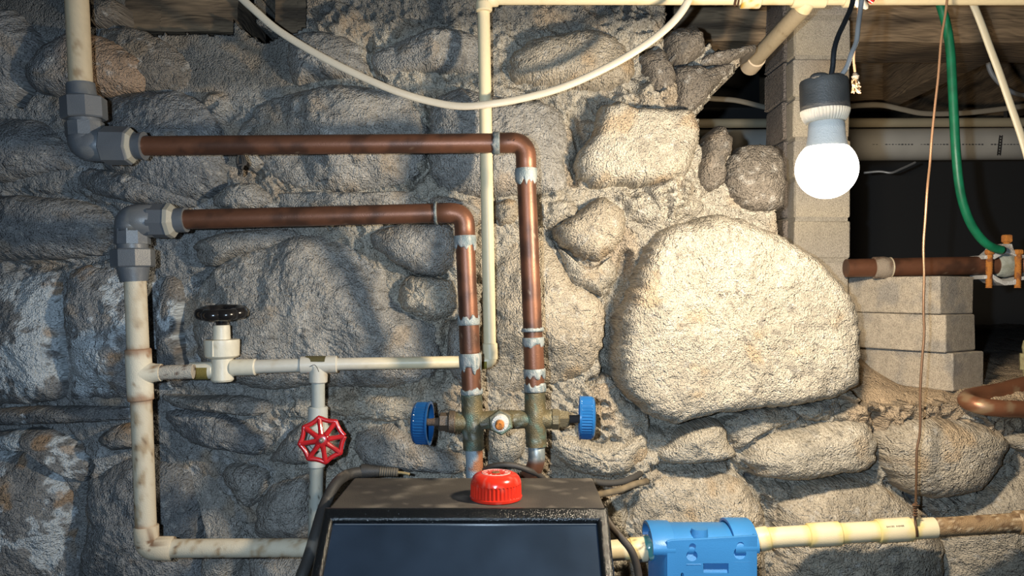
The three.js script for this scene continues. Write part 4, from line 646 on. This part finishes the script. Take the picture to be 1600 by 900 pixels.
{
  const c = curve([P(742, 748, 0.99), P(752, 738, 0.985), P(772, 728, 0.975), P(800, 727, 0.972), P(826, 735, 0.975), P(842, 742, 0.985), P(852, 752, 0.995)], 60);
  tag(obj('hose', sweep(c, R(4.6, 0.98), 16), M.rubber, null, (x, y, z) => mul3([0.035, 0.03, 0.026], 1 + 0.5 * fbm(x, y, z, 40, 2))), 'short black hose arching behind the red cap', 'hose');
  tag(obj('cable', sweep(curve([P(930, 774, 1.0), P(950, 770, 1.03), P(970, 765, 1.05), P(990, 757, 1.068), P(1002, 754, 1.082), P(1010, 752, 1.10)], 40), R(5.2, 1.04), 14), M.rubber, null, (x, y, z) => mul3([0.16, 0.125, 0.08], 1 + 0.4 * fbm(x, y, z, 40, 2))), 'short dusty brown cable stub between the black housing and the wall', 'cable');
  tag(obj('cable', sweep(curve([P(925, 752, 1.03), P(950, 755, 1.045), P(975, 752, 1.062), P(990, 746, 1.078), P(1000, 740, 1.10)], 40), R(5, 1.05), 14), M.rubber, null, [0.05, 0.047, 0.044]), 'dark cable just above the brown cable stub right of the housing', 'cable');
  tag(obj('cable', sweep(curve([P(940, 800, 0.97), P(956, 824, 0.96), P(972, 842, 0.955), P(986, 860, 0.95), P(995, 885, 0.95), P(999, 915, 0.95), P(1000, 980, 0.95)], 60), R(6.5, 0.955), 14, { flat: 0.7 }), M.rubber, null, (x, y, z) => mul3([0.055, 0.043, 0.033], 1 + 0.4 * fbm(x, y, z, 40, 2))), 'flat dark brown cable curving down in front of the pipe right of the housing', 'cable');
}
// ---------------------------------------------------------------- meter holder and the lower right pipe
{
  const Z = 0.99, t = thing('meter_bracket', 'blue plastic holder with two keyholes clipped over the cream pipe at the bottom', 'bracket', P(1110, 900, 1.0));
  const blue = (x, y, z) => mul3([0.040, 0.215, 0.52], 0.95 + 0.12 * fbm(x, y, z, 20, 2));
  const circ = (cx, cy, r, a0, a1, n = 16) => Array.from({ length: n + 1 }, (_, i) => { const a = a0 + (a1 - a0) * i / n; return [cx + Math.cos(a) * r, cy + Math.sin(a) * r]; });
  const key = (cx, cy, rb, rs, dy) => [...circ(cx, cy, rb, -1.0, Math.PI + 1.0, 24), ...circ(cx + 1, cy - dy, rs, -Math.PI * 0.95, -0.05 * Math.PI, 14)];
  const holes = [key(1081, 868, 9.5, 6.2, 14), key(1156, 864, 10.5, 6.4, 12), [[1098, 879], [1139, 879], [1139, 896], [1098, 896]], [...circ(1066, 897, 3.2, Math.PI, 2 * Math.PI, 8), [1069.2, 912], [1062.8, 912]]];
  obj('front_plate', plate([[1042, 846], [1050, 843.5], [1090, 842], [1140, 839], [1170, 837], [1183, 836.5], [1183, 1010], [1042, 1010]], Z, 0.0028, holes, 0.0007), M.plastic, t, blue);
  const wedge = (cx, cy, w, h) => box(R(w, Z), R(h, Z), 0.002, V(0, 0, 0), 0, 0.0004).rotateX(-0.45).translate(P(cx, cy, 0.9965).x, P(cx, cy, 0.9965).y, -0.9965);
  for (const [cx, cy, w, h] of [[1082, 862, 24, 40], [1157, 859, 26, 38], [1118.5, 888, 46, 24]]) obj('recess', wedge(cx, cy, w, h), M.plastic, t, blue, 'sloping recess behind an opening');
  obj('inner_plate', slab(R(1047 - 800, 1.0), R(1178 - 800, 1.0), EYE - 0.44, EYE - 0.317, -1.010, -1.006), M.plastic, t, blue);
  const sh = new THREE.Shape(); const xa = R(1043 - 800, Z), xb = R(1012 - 800, 1.04); sh.moveTo(xa, Z); sh.quadraticCurveTo(xa - 0.006, Z + 0.004, xb, 1.035); sh.lineTo(xb + 0.0025, 1.038); sh.quadraticCurveTo(xa - 0.002, Z + 0.008, xa + 0.002, Z + 0.004); sh.closePath();
  const sg = new THREE.ExtrudeGeometry(sh, { depth: 0.145, bevelEnabled: false, curveSegments: 12 }); sg.rotateX(-Math.PI / 2); sg.translate(0, EYE - 0.46, 0); sg.rotateX(0);
  obj('side_plate', sg, M.plastic, t, blue);
  obj('side_plate', slab(R(1179.5 - 800, Z), R(1183 - 800, Z), EYE - 0.44, EYE - 0.307, -1.035, -0.993), M.plastic, t, blue);
  const saddle = (xA, xB, ry, rz, yy) => { const s = new THREE.Shape(), w = 0.0042; s.absellipse(0, 0, rz, ry, -0.25, Math.PI + 0.25, false); s.absellipse(0, 0, rz - w, ry - w, Math.PI + 0.25, -0.25, true); s.closePath(); const L = R(xB - xA, 1.02), g = new THREE.ExtrudeGeometry(s, { depth: L - 0.0016, bevelEnabled: true, bevelThickness: 0.0008, bevelSize: 0.0008, bevelOffset: -0.0008, bevelSegments: 2, curveSegments: 40 }); g.translate(0, 0, -L / 2 + 0.0008); g.rotateY(Math.PI / 2); const q = P((xA + xB) / 2, yy, 1.02); g.translate(q.x, q.y, -1.032); return toCreasedNormals(g, 0.6); };
  const sa = obj('saddle', saddle(1046, 1142, R(24, 1.03), 0.040, 848), M.plastic, t, blue);
  obj('saddle_end', saddle(1014, 1049, R(27.5, 1.03), 0.043, 848.5), M.plastic, t, blue);
  obj('saddle_end', saddle(1139, 1176, R(29, 1.03), 0.043, 845.5), M.plastic, t, blue);
  const bump = new THREE.CylinderGeometry(R(12.5, 1), R(13.5, 1), 0.012, 32); bump.scale(1, 1, 0.95); const bq = P(1093, 828, 1.006); bump.translate(bq.x, bq.y - 0.004, bq.z); obj('button', toCreasedNormals(bump, 0.5), M.plastic, sa, blue);
}
{
  const Z = 1.032, t = thing('outlet_pipe', 'cream pipe with yellow glue smears along the bottom right, ending in rusty steel', 'pipe', P(1300, 860, Z));
  const X = (x) => P(x, 841 + (x - 1190) * (816 - 841) / 410 + (x < 1190 ? (x < 1020 ? 6 : 3) : 0), Z);
  const joints = [1200, 1262, 1312, 1370, 1424, 985].map((x) => X(x).x);
  const glue = (x, y, z) => { let d = 1; for (const j of joints) d = Math.min(d, Math.abs(x - j)); const c = mul3([0.70, 0.60, 0.40], 1 + 0.05 * fbm(x, y, z, 40, 2)); return mix3(c, [0.66, 0.50, 0.12], sst(d + 0.006 * fbm(x, y, z, 50, 2), 0.012, 0.001) * 0.6); };
  obj('pipe', pipe(X(900), X(1060), R(16, Z)), M.plastic, t, glue);
  obj('coupling', collar(X(984), X(1011), R(19, Z)), M.plastic, t, (x, y, z) => mix3(glue(x, y, z), [0.10, 0.08, 0.05], sst(nz(x * 320, y * 320, z * 320), 0.6, 0.8)), 'speckled cream coupling');
  obj('thread_seal', turned(X(1009), X(1020), [[0, R(15, Z)], [0, R(18.5, Z)], [0.5, R(20, Z)], [1, R(18, Z)]], 30, { mod: (a, r) => r * (1 + 0.03 * nz(Math.cos(a) * 3, Math.sin(a) * 3, 2)) }), M.gloss, t, (x, y, z) => mix3([0.10, 0.32, 0.30], [0.45, 0.60, 0.52], sst(fbm(x, y, z, 80, 2), 0.0, 0.4)), 'teal thread sealant');
  obj('coupling', collar(X(1172), X(1201), R(18.5, Z)), M.plastic, t, glue);
  obj('pipe', pipe(X(1195), X(1460), R(16, Z)), M.plastic, t, glue);
  obj('coupling', collar(X(1262), X(1312), R(18.8, Z)), M.plastic, t, glue);
  const c2 = obj('coupling', collar(X(1370), X(1423), R(18.6, Z)), M.plastic, t, glue);
  const rs = (x, y, z) => { const a = fbm(x, y, z, 45, 3); return mix3(mix3([0.27, 0.175, 0.09], [0.12, 0.065, 0.03], sst(a, 0, 0.4)), [0.50, 0.38, 0.24], sst(nz(x * 130, y * 130, z * 130) + a, 0.45, 0.8)); };
  obj('steel_pipe', pipe(X(1456), X(1680), R(15, Z)), M.rust, t, rs, 'rusty steel length');
  obj('steel_coupling', collar(X(1588), X(1640), R(18.5, Z)), M.rust, t, rs, 'rusty coupling at the right edge');
  // small faded print along the top of the coupling
  const pr = []; let k = 0; const rr = rng(31); for (let x = 1379; x < 1406; x += 2.1) { if (++k === 7) continue; const q = X(x), an = 0.62; pr.push(box(R(0.8 + rr() * 0.6, Z), 0.0016 + rr() * 0.0008, 0.0004, V(0, 0, 0), 0, 0.0001).rotateX(-an).translate(q.x, q.y + Math.sin(an) * R(18.8, Z), q.z + Math.cos(an) * R(18.8, Z))); }
  obj('print', pr, M.matte, c2, [0.10, 0.08, 0.05], 'row of small dark faded print');
}
// ---------------------------------------------------------------- bulb
{
  const Z = 0.73, t = thing('light_bulb', 'lit white globe bulb with grey neck hanging in front of the brick pillar', 'bulb', P(1290, 312, Z));
  const q = (y) => P(1291.5, y, Z), r = (p) => R(p, Z);
  const glow = std({ color: 0xffffff, emissive: new THREE.Color().setRGB(1, 0.92, 0.76), emissiveIntensity: 9, roughness: 0.4 });
  const prof = []; for (let i = 0; i <= 24; i++) { const a = i / 24 * Math.PI * 0.70; prof.push([i / 24, Math.sin(a)]); }
  const list = []; const top = 238, bot = 310; for (let i = 0; i <= 28; i++) { const a = Math.PI * (1 - 0.80 * i / 28), rad = 47 * Math.sin(a), y = 264 - 46.5 * Math.cos(a); list.push([(bot - y) / (bot - 222), r(Math.max(rad, 0.1))]); }
  obj('globe', turned(q(bot), q(222), list.map(([s, k]) => [Math.max(0, s), k]), 48, { step: 1, crease: 2 }), glow, t, null, 'glowing white globe');
  obj('neck', turned(q(241), q(189), [[0, r(36)], [0.04, r(37)], [0.25, r(31)], [0.55, r(28)], [0.9, r(27)], [1, r(24)], [1, r(10)]], 40), M.matte, t, [0.62, 0.58, 0.52], 'pale grey neck');
}
{
  const Z = 0.73, r = (p) => R(p, Z), t = thing('lamp_socket', 'black rubber lamp socket with ribbed pale ring hanging by two wires', 'lamp socket', P(1289, 190, Z));
  const rub = (x, y, z) => mul3([0.085, 0.074, 0.062], 1 + 0.5 * fbm(x, y, z, 30, 3));
  const bd = obj('body', turned(P(1289, 174, Z), P(1287, 124, Z), [[0, r(30)], [0, r(36)], [0.05, r(37)], [0.9, r(36.5)], [0.97, r(35)], [1, r(31)], [1.02, r(20)], [1.03, r(2)]], 44), M.rubber, t, rub);
  for (const [dx, dz, w] of [[-14, 0.012, 15], [12, 0.010, 14], [0, -0.014, 16]]) { const g = new THREE.SphereGeometry(1, 20, 12); g.scale(r(w), r(7), r(12)); const k = P(1287 + dx, 126, Z); g.translate(k.x, k.y, k.z + dz); obj('lobe', g, M.rubber, bd, rub); }
  obj('ring', turned(P(1289.5, 191, Z), P(1289, 172, Z), [[0, r(22)], [0, r(30)], [0.3, r(34)], [0.75, r(37)], [0.95, r(37)], [1, r(34)]], 220, { mod: (a, rr, tt) => rr * (1 - 0.05 * (0.5 + 0.5 * Math.cos(a * 44)) * (tt < 0.9 ? 1 : 0)), step: 0.004, crease: 0.9 }), M.plastic, t, [0.42, 0.38, 0.31], 'ribbed off white ring');
}
const wire = (name, label, cat, pts, r, m, paint, n = 80, o = {}) => tag(obj(name, sweep(curve(pts, n), r, 14, o), m, null, paint), label, cat);
wire('wire', 'thin black wire holding the left of the lamp socket', 'wire', [P(1336, -40, 0.75), P(1332, 4, 0.75), P(1320, 34, 0.74), P(1309, 58, 0.735), P(1303, 80, 0.73), P(1301, 105, 0.73), P(1297, 125, 0.73)], R(4, 0.73), M.rubber, C.black);
wire('wire', 'thin grey wire curving down to the right of the lamp socket', 'wire', [P(1350, -40, 0.75), P(1345, 10, 0.75), P(1341, 40, 0.74), P(1338, 65, 0.735), P(1330, 85, 0.73), P(1323, 105, 0.73), P(1314, 118, 0.73), P(1304, 126, 0.73)], R(3.8, 0.73), M.rubber, [0.36, 0.33, 0.30]);
{
  const t = thing('frayed_wire', 'frayed wire end with a tuft of tan strands hanging beside the pillar', 'wire', P(1337, 147, 0.84));
  const Z = 0.84; obj('lead', sweep(curve([P(1343, -20, Z), P(1340, 40, Z), P(1334, 90, Z), P(1335, 104, Z), P(1337, 120, Z)], 40), R(2, Z), 10), M.matte, t, [0.34, 0.20, 0.12]);
  const r = rng(4), g = []; for (let k = 0; k < 26; k++) { const a = P(1334 + r() * 5, 118 + r() * 6, Z); g.push(sweep(curve([a, P(1331 + r() * 12, 124 + r() * 12, Z + (r() - 0.5) * 0.012), P(1330 + r() * 15, 130 + r() * 17, Z + (r() - 0.5) * 0.016)], 8), R(0.8 + r() * 0.5, Z), 5)); }
  const tf = obj('strands', g, M.matte, t, [0.50, 0.34, 0.20], 'tuft of tan strands'); tf.userData.kind = 'stuff';
  obj('wrap', turned(P(1336, 114, Z), P(1337, 124, Z), [[0, R(3, Z)], [0.5, R(6, Z)], [1, R(4, Z)]], 12), M.matte, t, [0.14, 0.12, 0.10]);
}
{
  const t = thing('wire_splice', 'bundle of taped wire joints with red nut at the top edge above the bulb', 'wire', P(1350, 14, 0.84)); const Z = 0.84, r = rng(8);
  for (const [x, y, c] of [[1340, 4, [0.5, 0.5, 0.48]], [1350, 6, [0.32, 0.30, 0.27]], [1346, -6, [0.55, 0.54, 0.5]]]) obj('tape', turned(P(x - 5, y - 8, Z), P(x + 5, y + 8, Z), [[0, R(3, Z)], [0.3, R(6, Z)], [0.8, R(5, Z)], [1, R(2, Z)]], 12), M.matte, t, c);
  obj('wire_nut', turned(P(1356, -4, Z), P(1364, 4, Z), [[0, R(3, Z)], [0.2, R(5, Z)], [1, R(3.4, Z)], [1, R(0.5, Z)]], 12), M.gloss, t, [0.45, 0.02, 0.02], 'red wire nut');
}
// cables in front of the wall
wire('sagging_cable', 'flat off white cable sagging in a wide arc across the upper wall', 'cable', [P(352, -30, 1.04), P(372, -8, 1.04), P(400, 18, 1.04), P(430, 44, 1.04), P(470, 70, 1.04), P(520, 98, 1.04), P(570, 122, 1.04), P(620, 143, 1.04), P(670, 158, 1.04), P(720, 166, 1.035), P(770, 162, 1.03), P(820, 153, 1.03), P(880, 136, 1.03), P(935, 112, 1.025), P(985, 85, 1.02), P(1025, 58, 1.015), P(1052, 34, 1.01), P(1068, 14, 1.005), P(1080, -8, 1.0), P(1095, -40, 1.0)], R(6, 1.03), M.plastic, (x, y, z) => mul3([0.52, 0.46, 0.36], 1 + 0.08 * fbm(x, y, z, 20, 2)), 200, { flat: 0.55 });
wire('bare_wire', 'long thin bare copper wire hanging down to the rusty end of the bottom pipe', 'wire', [P(1482, -30, 1.02), P(1478, 16, 1.02), P(1471, 60, 1.02), P(1466, 120, 1.02), P(1461, 165, 1.02), P(1456, 215, 1.02), P(1453, 255, 1.02), P(1449, 295, 1.01), P(1446, 340, 1.01), P(1443, 385, 1.01), P(1444, 430, 1.01), P(1443, 480, 1.01), P(1444, 520, 1.01), P(1441, 560, 1.01), P(1438, 610, 1.01), P(1438, 650, 1.01), P(1437, 680, 1.01), P(1433, 700, 1.01), P(1432, 740, 1.01), P(1431, 785, 1.014), P(1430, 806, 1.016), P(1430, 815, 1.0155), P(1432, 826, 1.0135), P(1433, 838, 1.017)], R(1.9, 1.01), M.copper, (x, y, z) => mix3([0.16, 0.09, 0.05], [0.42, 0.24, 0.14], sst(y, EYE - 0.02, EYE + 0.1)), 240);
tag(obj('wire_twist', [sweep(curve(Array.from({ length: 40 }, (_, i) => { const a = i * 0.85; return P(1430 + Math.cos(a) * 2.6, 786 + i * 0.55, 1.012 + Math.sin(a) * 0.0025); }), 120), R(1.4, 1.01), 8), sweep(curve([P(1425, 789, 1.01), P(1430, 790, 1.008), P(1436, 790, 1.01)], 8), R(1.3, 1.01), 8)], M.rust, null, [0.17, 0.085, 0.04]), 'rusty twist of wire where the bare wire meets the bottom pipe', 'wire');
wire('ground_wire', 'thick green insulated wire curving down to the rusty clamp', 'wire', [P(1462, -30, 1.17), P(1469, 4, 1.17), P(1479, 40, 1.17), P(1485, 80, 1.17), P(1488, 130, 1.17), P(1491, 190, 1.17), P(1494, 240, 1.17), P(1499, 290, 1.175), P(1507, 325, 1.18), P(1520, 355, 1.185), P(1537, 377, 1.19), P(1552, 387, 1.195), P(1566, 391, 1.2)], R(6.8, 1.18), M.plastic, (x, y, z) => mul3([0.008, 0.16, 0.075], 0.9 + 0.3 * fbm(x, y, z, 40, 2)), 160);
wire('white_cable', 'white cable slanting down across the upper right corner', 'cable', [P(1505, -30, 1.12), P(1518, 0, 1.12), P(1532, 34, 1.12), P(1547, 75, 1.12), P(1562, 115, 1.12), P(1577, 158, 1.12), P(1590, 195, 1.12), P(1600, 226, 1.12), P(1618, 290, 1.12)], R(6, 1.12), M.plastic, [0.62, 0.55, 0.40], 100, { flat: 0.6 });

// ---------------------------------------------------------------- right-hand opening
const corner = V(R(1489 - 800, 1.16), 0, -1.16), th = -0.97, bl = [0.194, 0.0555, 0.0925];
for (const [k, label, dx, dy, dt] of [[0, 'bottom grey concrete brick of the stack of three, set on the dirt', 0.0, -0.1505, 0], [1, 'middle grey concrete brick of the stack of three', -0.010, -0.0945, 0.03], [2, 'topmost grey concrete brick of the stack of three, just under the copper pipe', -0.018, -0.0385, -0.03]]) {
  const a = th + dt, g = box(bl[0], bl[1], bl[2], V(0, 0, 0), 0, 0.0025, 8), p = g.attributes.position, s = k * 9.1 + 2;
  for (let i = 0; i < p.count; i++) { const x = p.getX(i), y = p.getY(i), z = p.getZ(i), e = (Math.abs(x) > 0.093 ? 1 : 0) + (Math.abs(y) > 0.024 ? 1 : 0) + (Math.abs(z) > 0.042 ? 1 : 0), n = 0.0016 * nz(x * 45, y * 45, z * 45 + s) * (e > 1 ? 1 : 0.4); p.setXYZ(i, x * (1 + n * 6), y + n * 0.6, z * (1 + n * 6)); }
  const dL = V(Math.cos(a), 0, -Math.sin(a)).multiplyScalar(-1), dR = V(-Math.sin(a), 0, -Math.cos(a));
  g.rotateY(a); const at = corner.clone().add(V(dx, EYE + dy + bl[1] / 2, k * -0.001)).addScaledVector(dL, bl[0] / 2).addScaledVector(dR, bl[2] / 2); g.translate(at.x, at.y, at.z);
  tag(obj('concrete_brick', tess(g, 0.006), M.concrete, null, (x, y, z) => mul3(mix3([0.47, 0.40, 0.31], [0.34, 0.305, 0.26], sst(fbm(x, y, z + s, 16, 3), -0.1, 0.5)), 1 + 0.2 * fbm(x, y, z, 90, 2))), label, 'brick', 'stacked concrete bricks');
}
{
  const Z = 1.235, t = thing('copper_main', 'brown copper pipe lying across the stack of concrete bricks at the right', 'pipe', P(1450, 432, Z));
  const A = P(1322, 419, Z), B = P(1720, 411, Z);
  obj('pipe', pipe(A, B, R(14.3, Z)), M.copper, t, copperPaint);
  obj('coupling', turned(P(1364, 418.5, Z), P(1391, 418, Z), [[0, R(14, Z)], [0.05, R(17, Z)], [0.6, R(17.5, Z)], [1, R(15, Z)]], 32), M.rust, t, (x, y, z) => mix3([0.26, 0.21, 0.16], [0.14, 0.09, 0.06], sst(fbm(x, y, z, 40, 2), 0, 0.4)), 'rough grey brown coupling');
  obj('coupling', turned(P(1576, 414, Z), P(1640, 413, Z), [[0, R(14, Z)], [0.06, R(18, Z)], [0.2, R(17, Z)], [0.26, R(19.5, Z)], [0.36, R(19, Z)], [1, R(18, Z)]], 32), M.copper, t, (x, y, z) => mix3(copperPaint(x, y, z), [0.36, 0.36, 0.30], sst(fbm(x, y, z, 50, 2), 0.2, 0.5) * 0.8), 'corroded coupling');
  obj('seal_ring', turned(P(1389, 418, Z), P(1393, 418, Z), [[0, R(15, Z)], [0.5, R(16.2, Z)], [1, R(14, Z)]], 30), M.matte, t, [0.40, 0.33, 0.23], 'pale ring of sealant');
}
{
  const Z = 1.235, t = thing('ground_clamp', 'corroded grounding clamp with orange rusty bolts on the copper pipe at the right edge', 'clamp', P(1570, 455, Z));
  const zinc = (x, y, z) => mix3([0.48, 0.47, 0.45], [0.26, 0.23, 0.2], sst(fbm(x, y, z, 50, 3), -0.05, 0.35)), ru = (x, y, z) => mix3([0.42, 0.155, 0.025], [0.22, 0.075, 0.02], sst(fbm(x, y, z, 70, 2), 0, 0.4));
  const zf = Z - 0.019;
  obj('upper_jaw', plate([[1538, 405], [1538, 399], [1552, 398], [1562, 389], [1566, 381], [1581, 381], [1584, 390], [1592, 398], [1612, 398], [1612, 403], [1592, 404], [1584, 399], [1574, 396], [1565, 399], [1554, 405]], zf, 0.038), M.rust, t, zinc);
  obj('lower_jaw', plate([[1538, 430], [1552, 429], [1560, 434], [1568, 438], [1582, 439], [1592, 433], [1612, 430], [1612, 436], [1596, 438], [1586, 445], [1570, 446], [1558, 441], [1552, 436], [1538, 436]], zf, 0.038), M.rust, t, zinc);
  obj('jaw_web', [turned(P(1556, 414.5, Z), P(1580, 414, Z), [[0, R(15, Z)], [0.02, R(17, Z)], [0.5, R(19.5, Z)], [0.95, R(17.5, Z)], [1, R(15, Z)]], 28)], M.rust, t, (x, y, z) => mix3(zinc(x, y, z), [0.18, 0.23, 0.17], 0.5));
  for (const x of [1546, 1591]) { const b = obj('bolt', [turned(P(x, 396, zf + 0.001), P(x - 1, 450, zf + 0.001), [[0, R(5, Z)], [1, R(4.6, Z)], [1, R(2, Z)]], 18, { mod: (a, r, t2) => r * (1 + 0.06 * Math.sin(t2 * 90)), step: 0.001, crease: 0.9 })], M.rust, t, ru, 'orange rusty bolt'); obj('bolt_head', nut(P(x, 398, zf + 0.001), P(x, 390, zf + 0.001), R(7.5, Z), 6), M.rust, b, ru); }
  obj('set_screw', [turned(P(1573, 384, Z - 0.004), P(1573, 376, Z - 0.004), [[0, R(5, Z)], [1, R(5, Z)]], 16), nut(P(1573, 379, Z - 0.004), P(1573, 367, Z - 0.004), R(8.5, Z), 6)], M.rust, t, ru, 'orange rusty set screw');
}
{
  const t = thing('copper_bend', 'brown copper pipe bent back on itself lying at the right edge below the bricks', 'pipe', P(1550, 640, 1.12));
  const pts = [P(1720, 655, 1.10), P(1600, 640, 1.09), P(1560, 638, 1.085), P(1530, 634, 1.09), P(1513, 628, 1.105), P(1512, 622, 1.13), P(1528, 617, 1.15), P(1560, 611, 1.165), P(1600, 601, 1.18), P(1720, 575, 1.22)];
  obj('pipe', sweep(curve(pts, 120), R(13.2, 1.1), 26), M.copper, t, (x, y, z) => mix3(mix3([0.36, 0.15, 0.075], copperPaint(x, y, z), 0.5), [0.40, 0.30, 0.18], sst(fbm(x, y, z, 25, 3), 0.25, 0.55) * 0.6));
}
tag(obj('pipe_fitting', [turned(P(1604, 552, 1.3), P(1604, 578, 1.3), [[0, R(8, 1.3)], [0.02, R(10, 1.3)], [0.98, R(10, 1.3)], [1, R(8, 1.3)]], 8, { crease: 0.3 }), turned(P(1606, 532, 1.3), P(1605, 553, 1.3), [[0, R(6, 1.3)], [0.5, R(8, 1.3)], [1, R(6, 1.3)]], 14), turned(P(1605, 576, 1.3), P(1606, 640, 1.3), [[0, R(8, 1.3)], [0.1, R(6, 1.3)], [1, R(6, 1.3)]], 14)], M.rust, null, (x, y, z) => mix3([0.42, 0.37, 0.19], [0.25, 0.19, 0.10], sst(fbm(x, y, z, 50, 2), 0, 0.4))), 'small pale brassy pipe fitting at the right edge behind the bricks', 'fitting');
// pipes and cables deep in the crawlspace
{
  const Z = 1.95, t = thing('drain_line', 'thick white plastic drain pipe crossing the dark crawlspace behind the bulb', 'pipe', P(1400, 252, Z));
  obj('pipe', pipe(P(1050, 228, Z), P(1850, 223, Z), R(25, Z)), M.plastic, t, (x, y, z) => mul3([0.62, 0.58, 0.51], 1 + 0.1 * fbm(x, y, z, 12, 2)));
  const pr = [], rr = rng(3); for (let x = 1365; x < 1600; x += 5) { if (x % 55 < 9) continue; const q = P(x, 225.7, Z - R(25.2, Z)); pr.push(box(R(2.2 + rr() * 1.5, Z), R(0.8 + rr() * 1.4, Z), 0.001, q, 0, 0.0003)); }
  obj('print', pr, M.matte, t, [0.10, 0.10, 0.10], 'row of small illegible print');
}
{
  const Z = 1.93, st = [], q = []; for (let i = 0; i <= 30; i++) { const a = -0.3 + i / 30 * 2.6; q.push([1568 - i * 0.25, 225 - 26.5 * Math.cos(a), 1.95 - R(26.5, 1.95) * Math.sin(a)]); }
  const g = []; const pts = [P(1572, 150, 1.95), P(1571, 185, 1.94), ...q.map(([x, y, z]) => P(x, y, z))], w = 0.009;
  for (let i = 0; i < pts.length - 1; i++) { const a = pts[i], b = pts[i + 1], L = a.distanceTo(b), m = a.clone().add(b).multiplyScalar(0.5), bx = i % 2 && i > 1 ? [box(w * 0.32, L, 0.0012, V(-w * 0.34, 0, 0), 0, 0.0003), box(w * 0.32, L, 0.0012, V(w * 0.34, 0, 0), 0, 0.0003)] : [box(w, L * 1.05, 0.0012, V(0, 0, 0), 0, 0.0003)]; const d = a.clone().sub(b).normalize(); const mt = new THREE.Matrix4().makeBasis(V(1, 0, 0), d, V(0, 0, 0).crossVectors(V(1, 0, 0), d).normalize()).setPosition(m); for (const e of bx) g.push(e.applyMatrix4(mt)); }
  tag(obj('pipe_strap', g, M.rust, null, [0.05, 0.045, 0.04]), 'dark perforated metal strap holding the white drain pipe', 'strap');
}
{
  const Z = 1.93; tag(obj('water_line', pipe(P(1040, 193, Z), P(1850, 190, Z), R(7.2, Z)), M.plastic, null, (x, y, z) => mul3([0.50, 0.42, 0.28], 1 + 0.1 * fbm(x, y, z, 12, 2))), 'thin cream pipe running just above the white drain pipe in the crawlspace', 'pipe');
  wire('slack_cable', 'pale cable hanging slack above the crawlspace pipes', 'cable', [P(1040, 130, 1.8), P(1100, 152, 1.8), P(1150, 157, 1.8), P(1220, 172, 1.8), P(1290, 170, 1.8), P(1340, 165, 1.8), P(1375, 164, 1.8), P(1410, 171, 1.8), P(1440, 177, 1.8), P(1500, 177, 1.8), P(1560, 171, 1.8), P(1640, 160, 1.8)], R(4.2, 1.8), M.plastic, [0.34, 0.29, 0.22], 120, { flat: 0.6 });
  wire('looped_cable', 'grey cable bent in a loop in the dark behind the slanting white cable', 'cable', [P(1544, 60, 1.7), P(1543, 90, 1.7), P(1548, 112, 1.7), P(1562, 130, 1.7), P(1580, 143, 1.7), P(1610, 152, 1.7)], R(3.6, 1.7), M.plastic, [0.30, 0.31, 0.33], 60);
  wire('hanger_wire', 'shiny bent wire under the white drain pipe right of the bulb', 'wire', [P(1350, 270, 1.9), P(1375, 268, 1.88), P(1392, 270, 1.87), P(1408, 264, 1.88), P(1430, 254, 1.9)], R(1.8, 1.9), M.copper, [0.5, 0.5, 0.5], 40);
}
renderer.render(scene, camera);
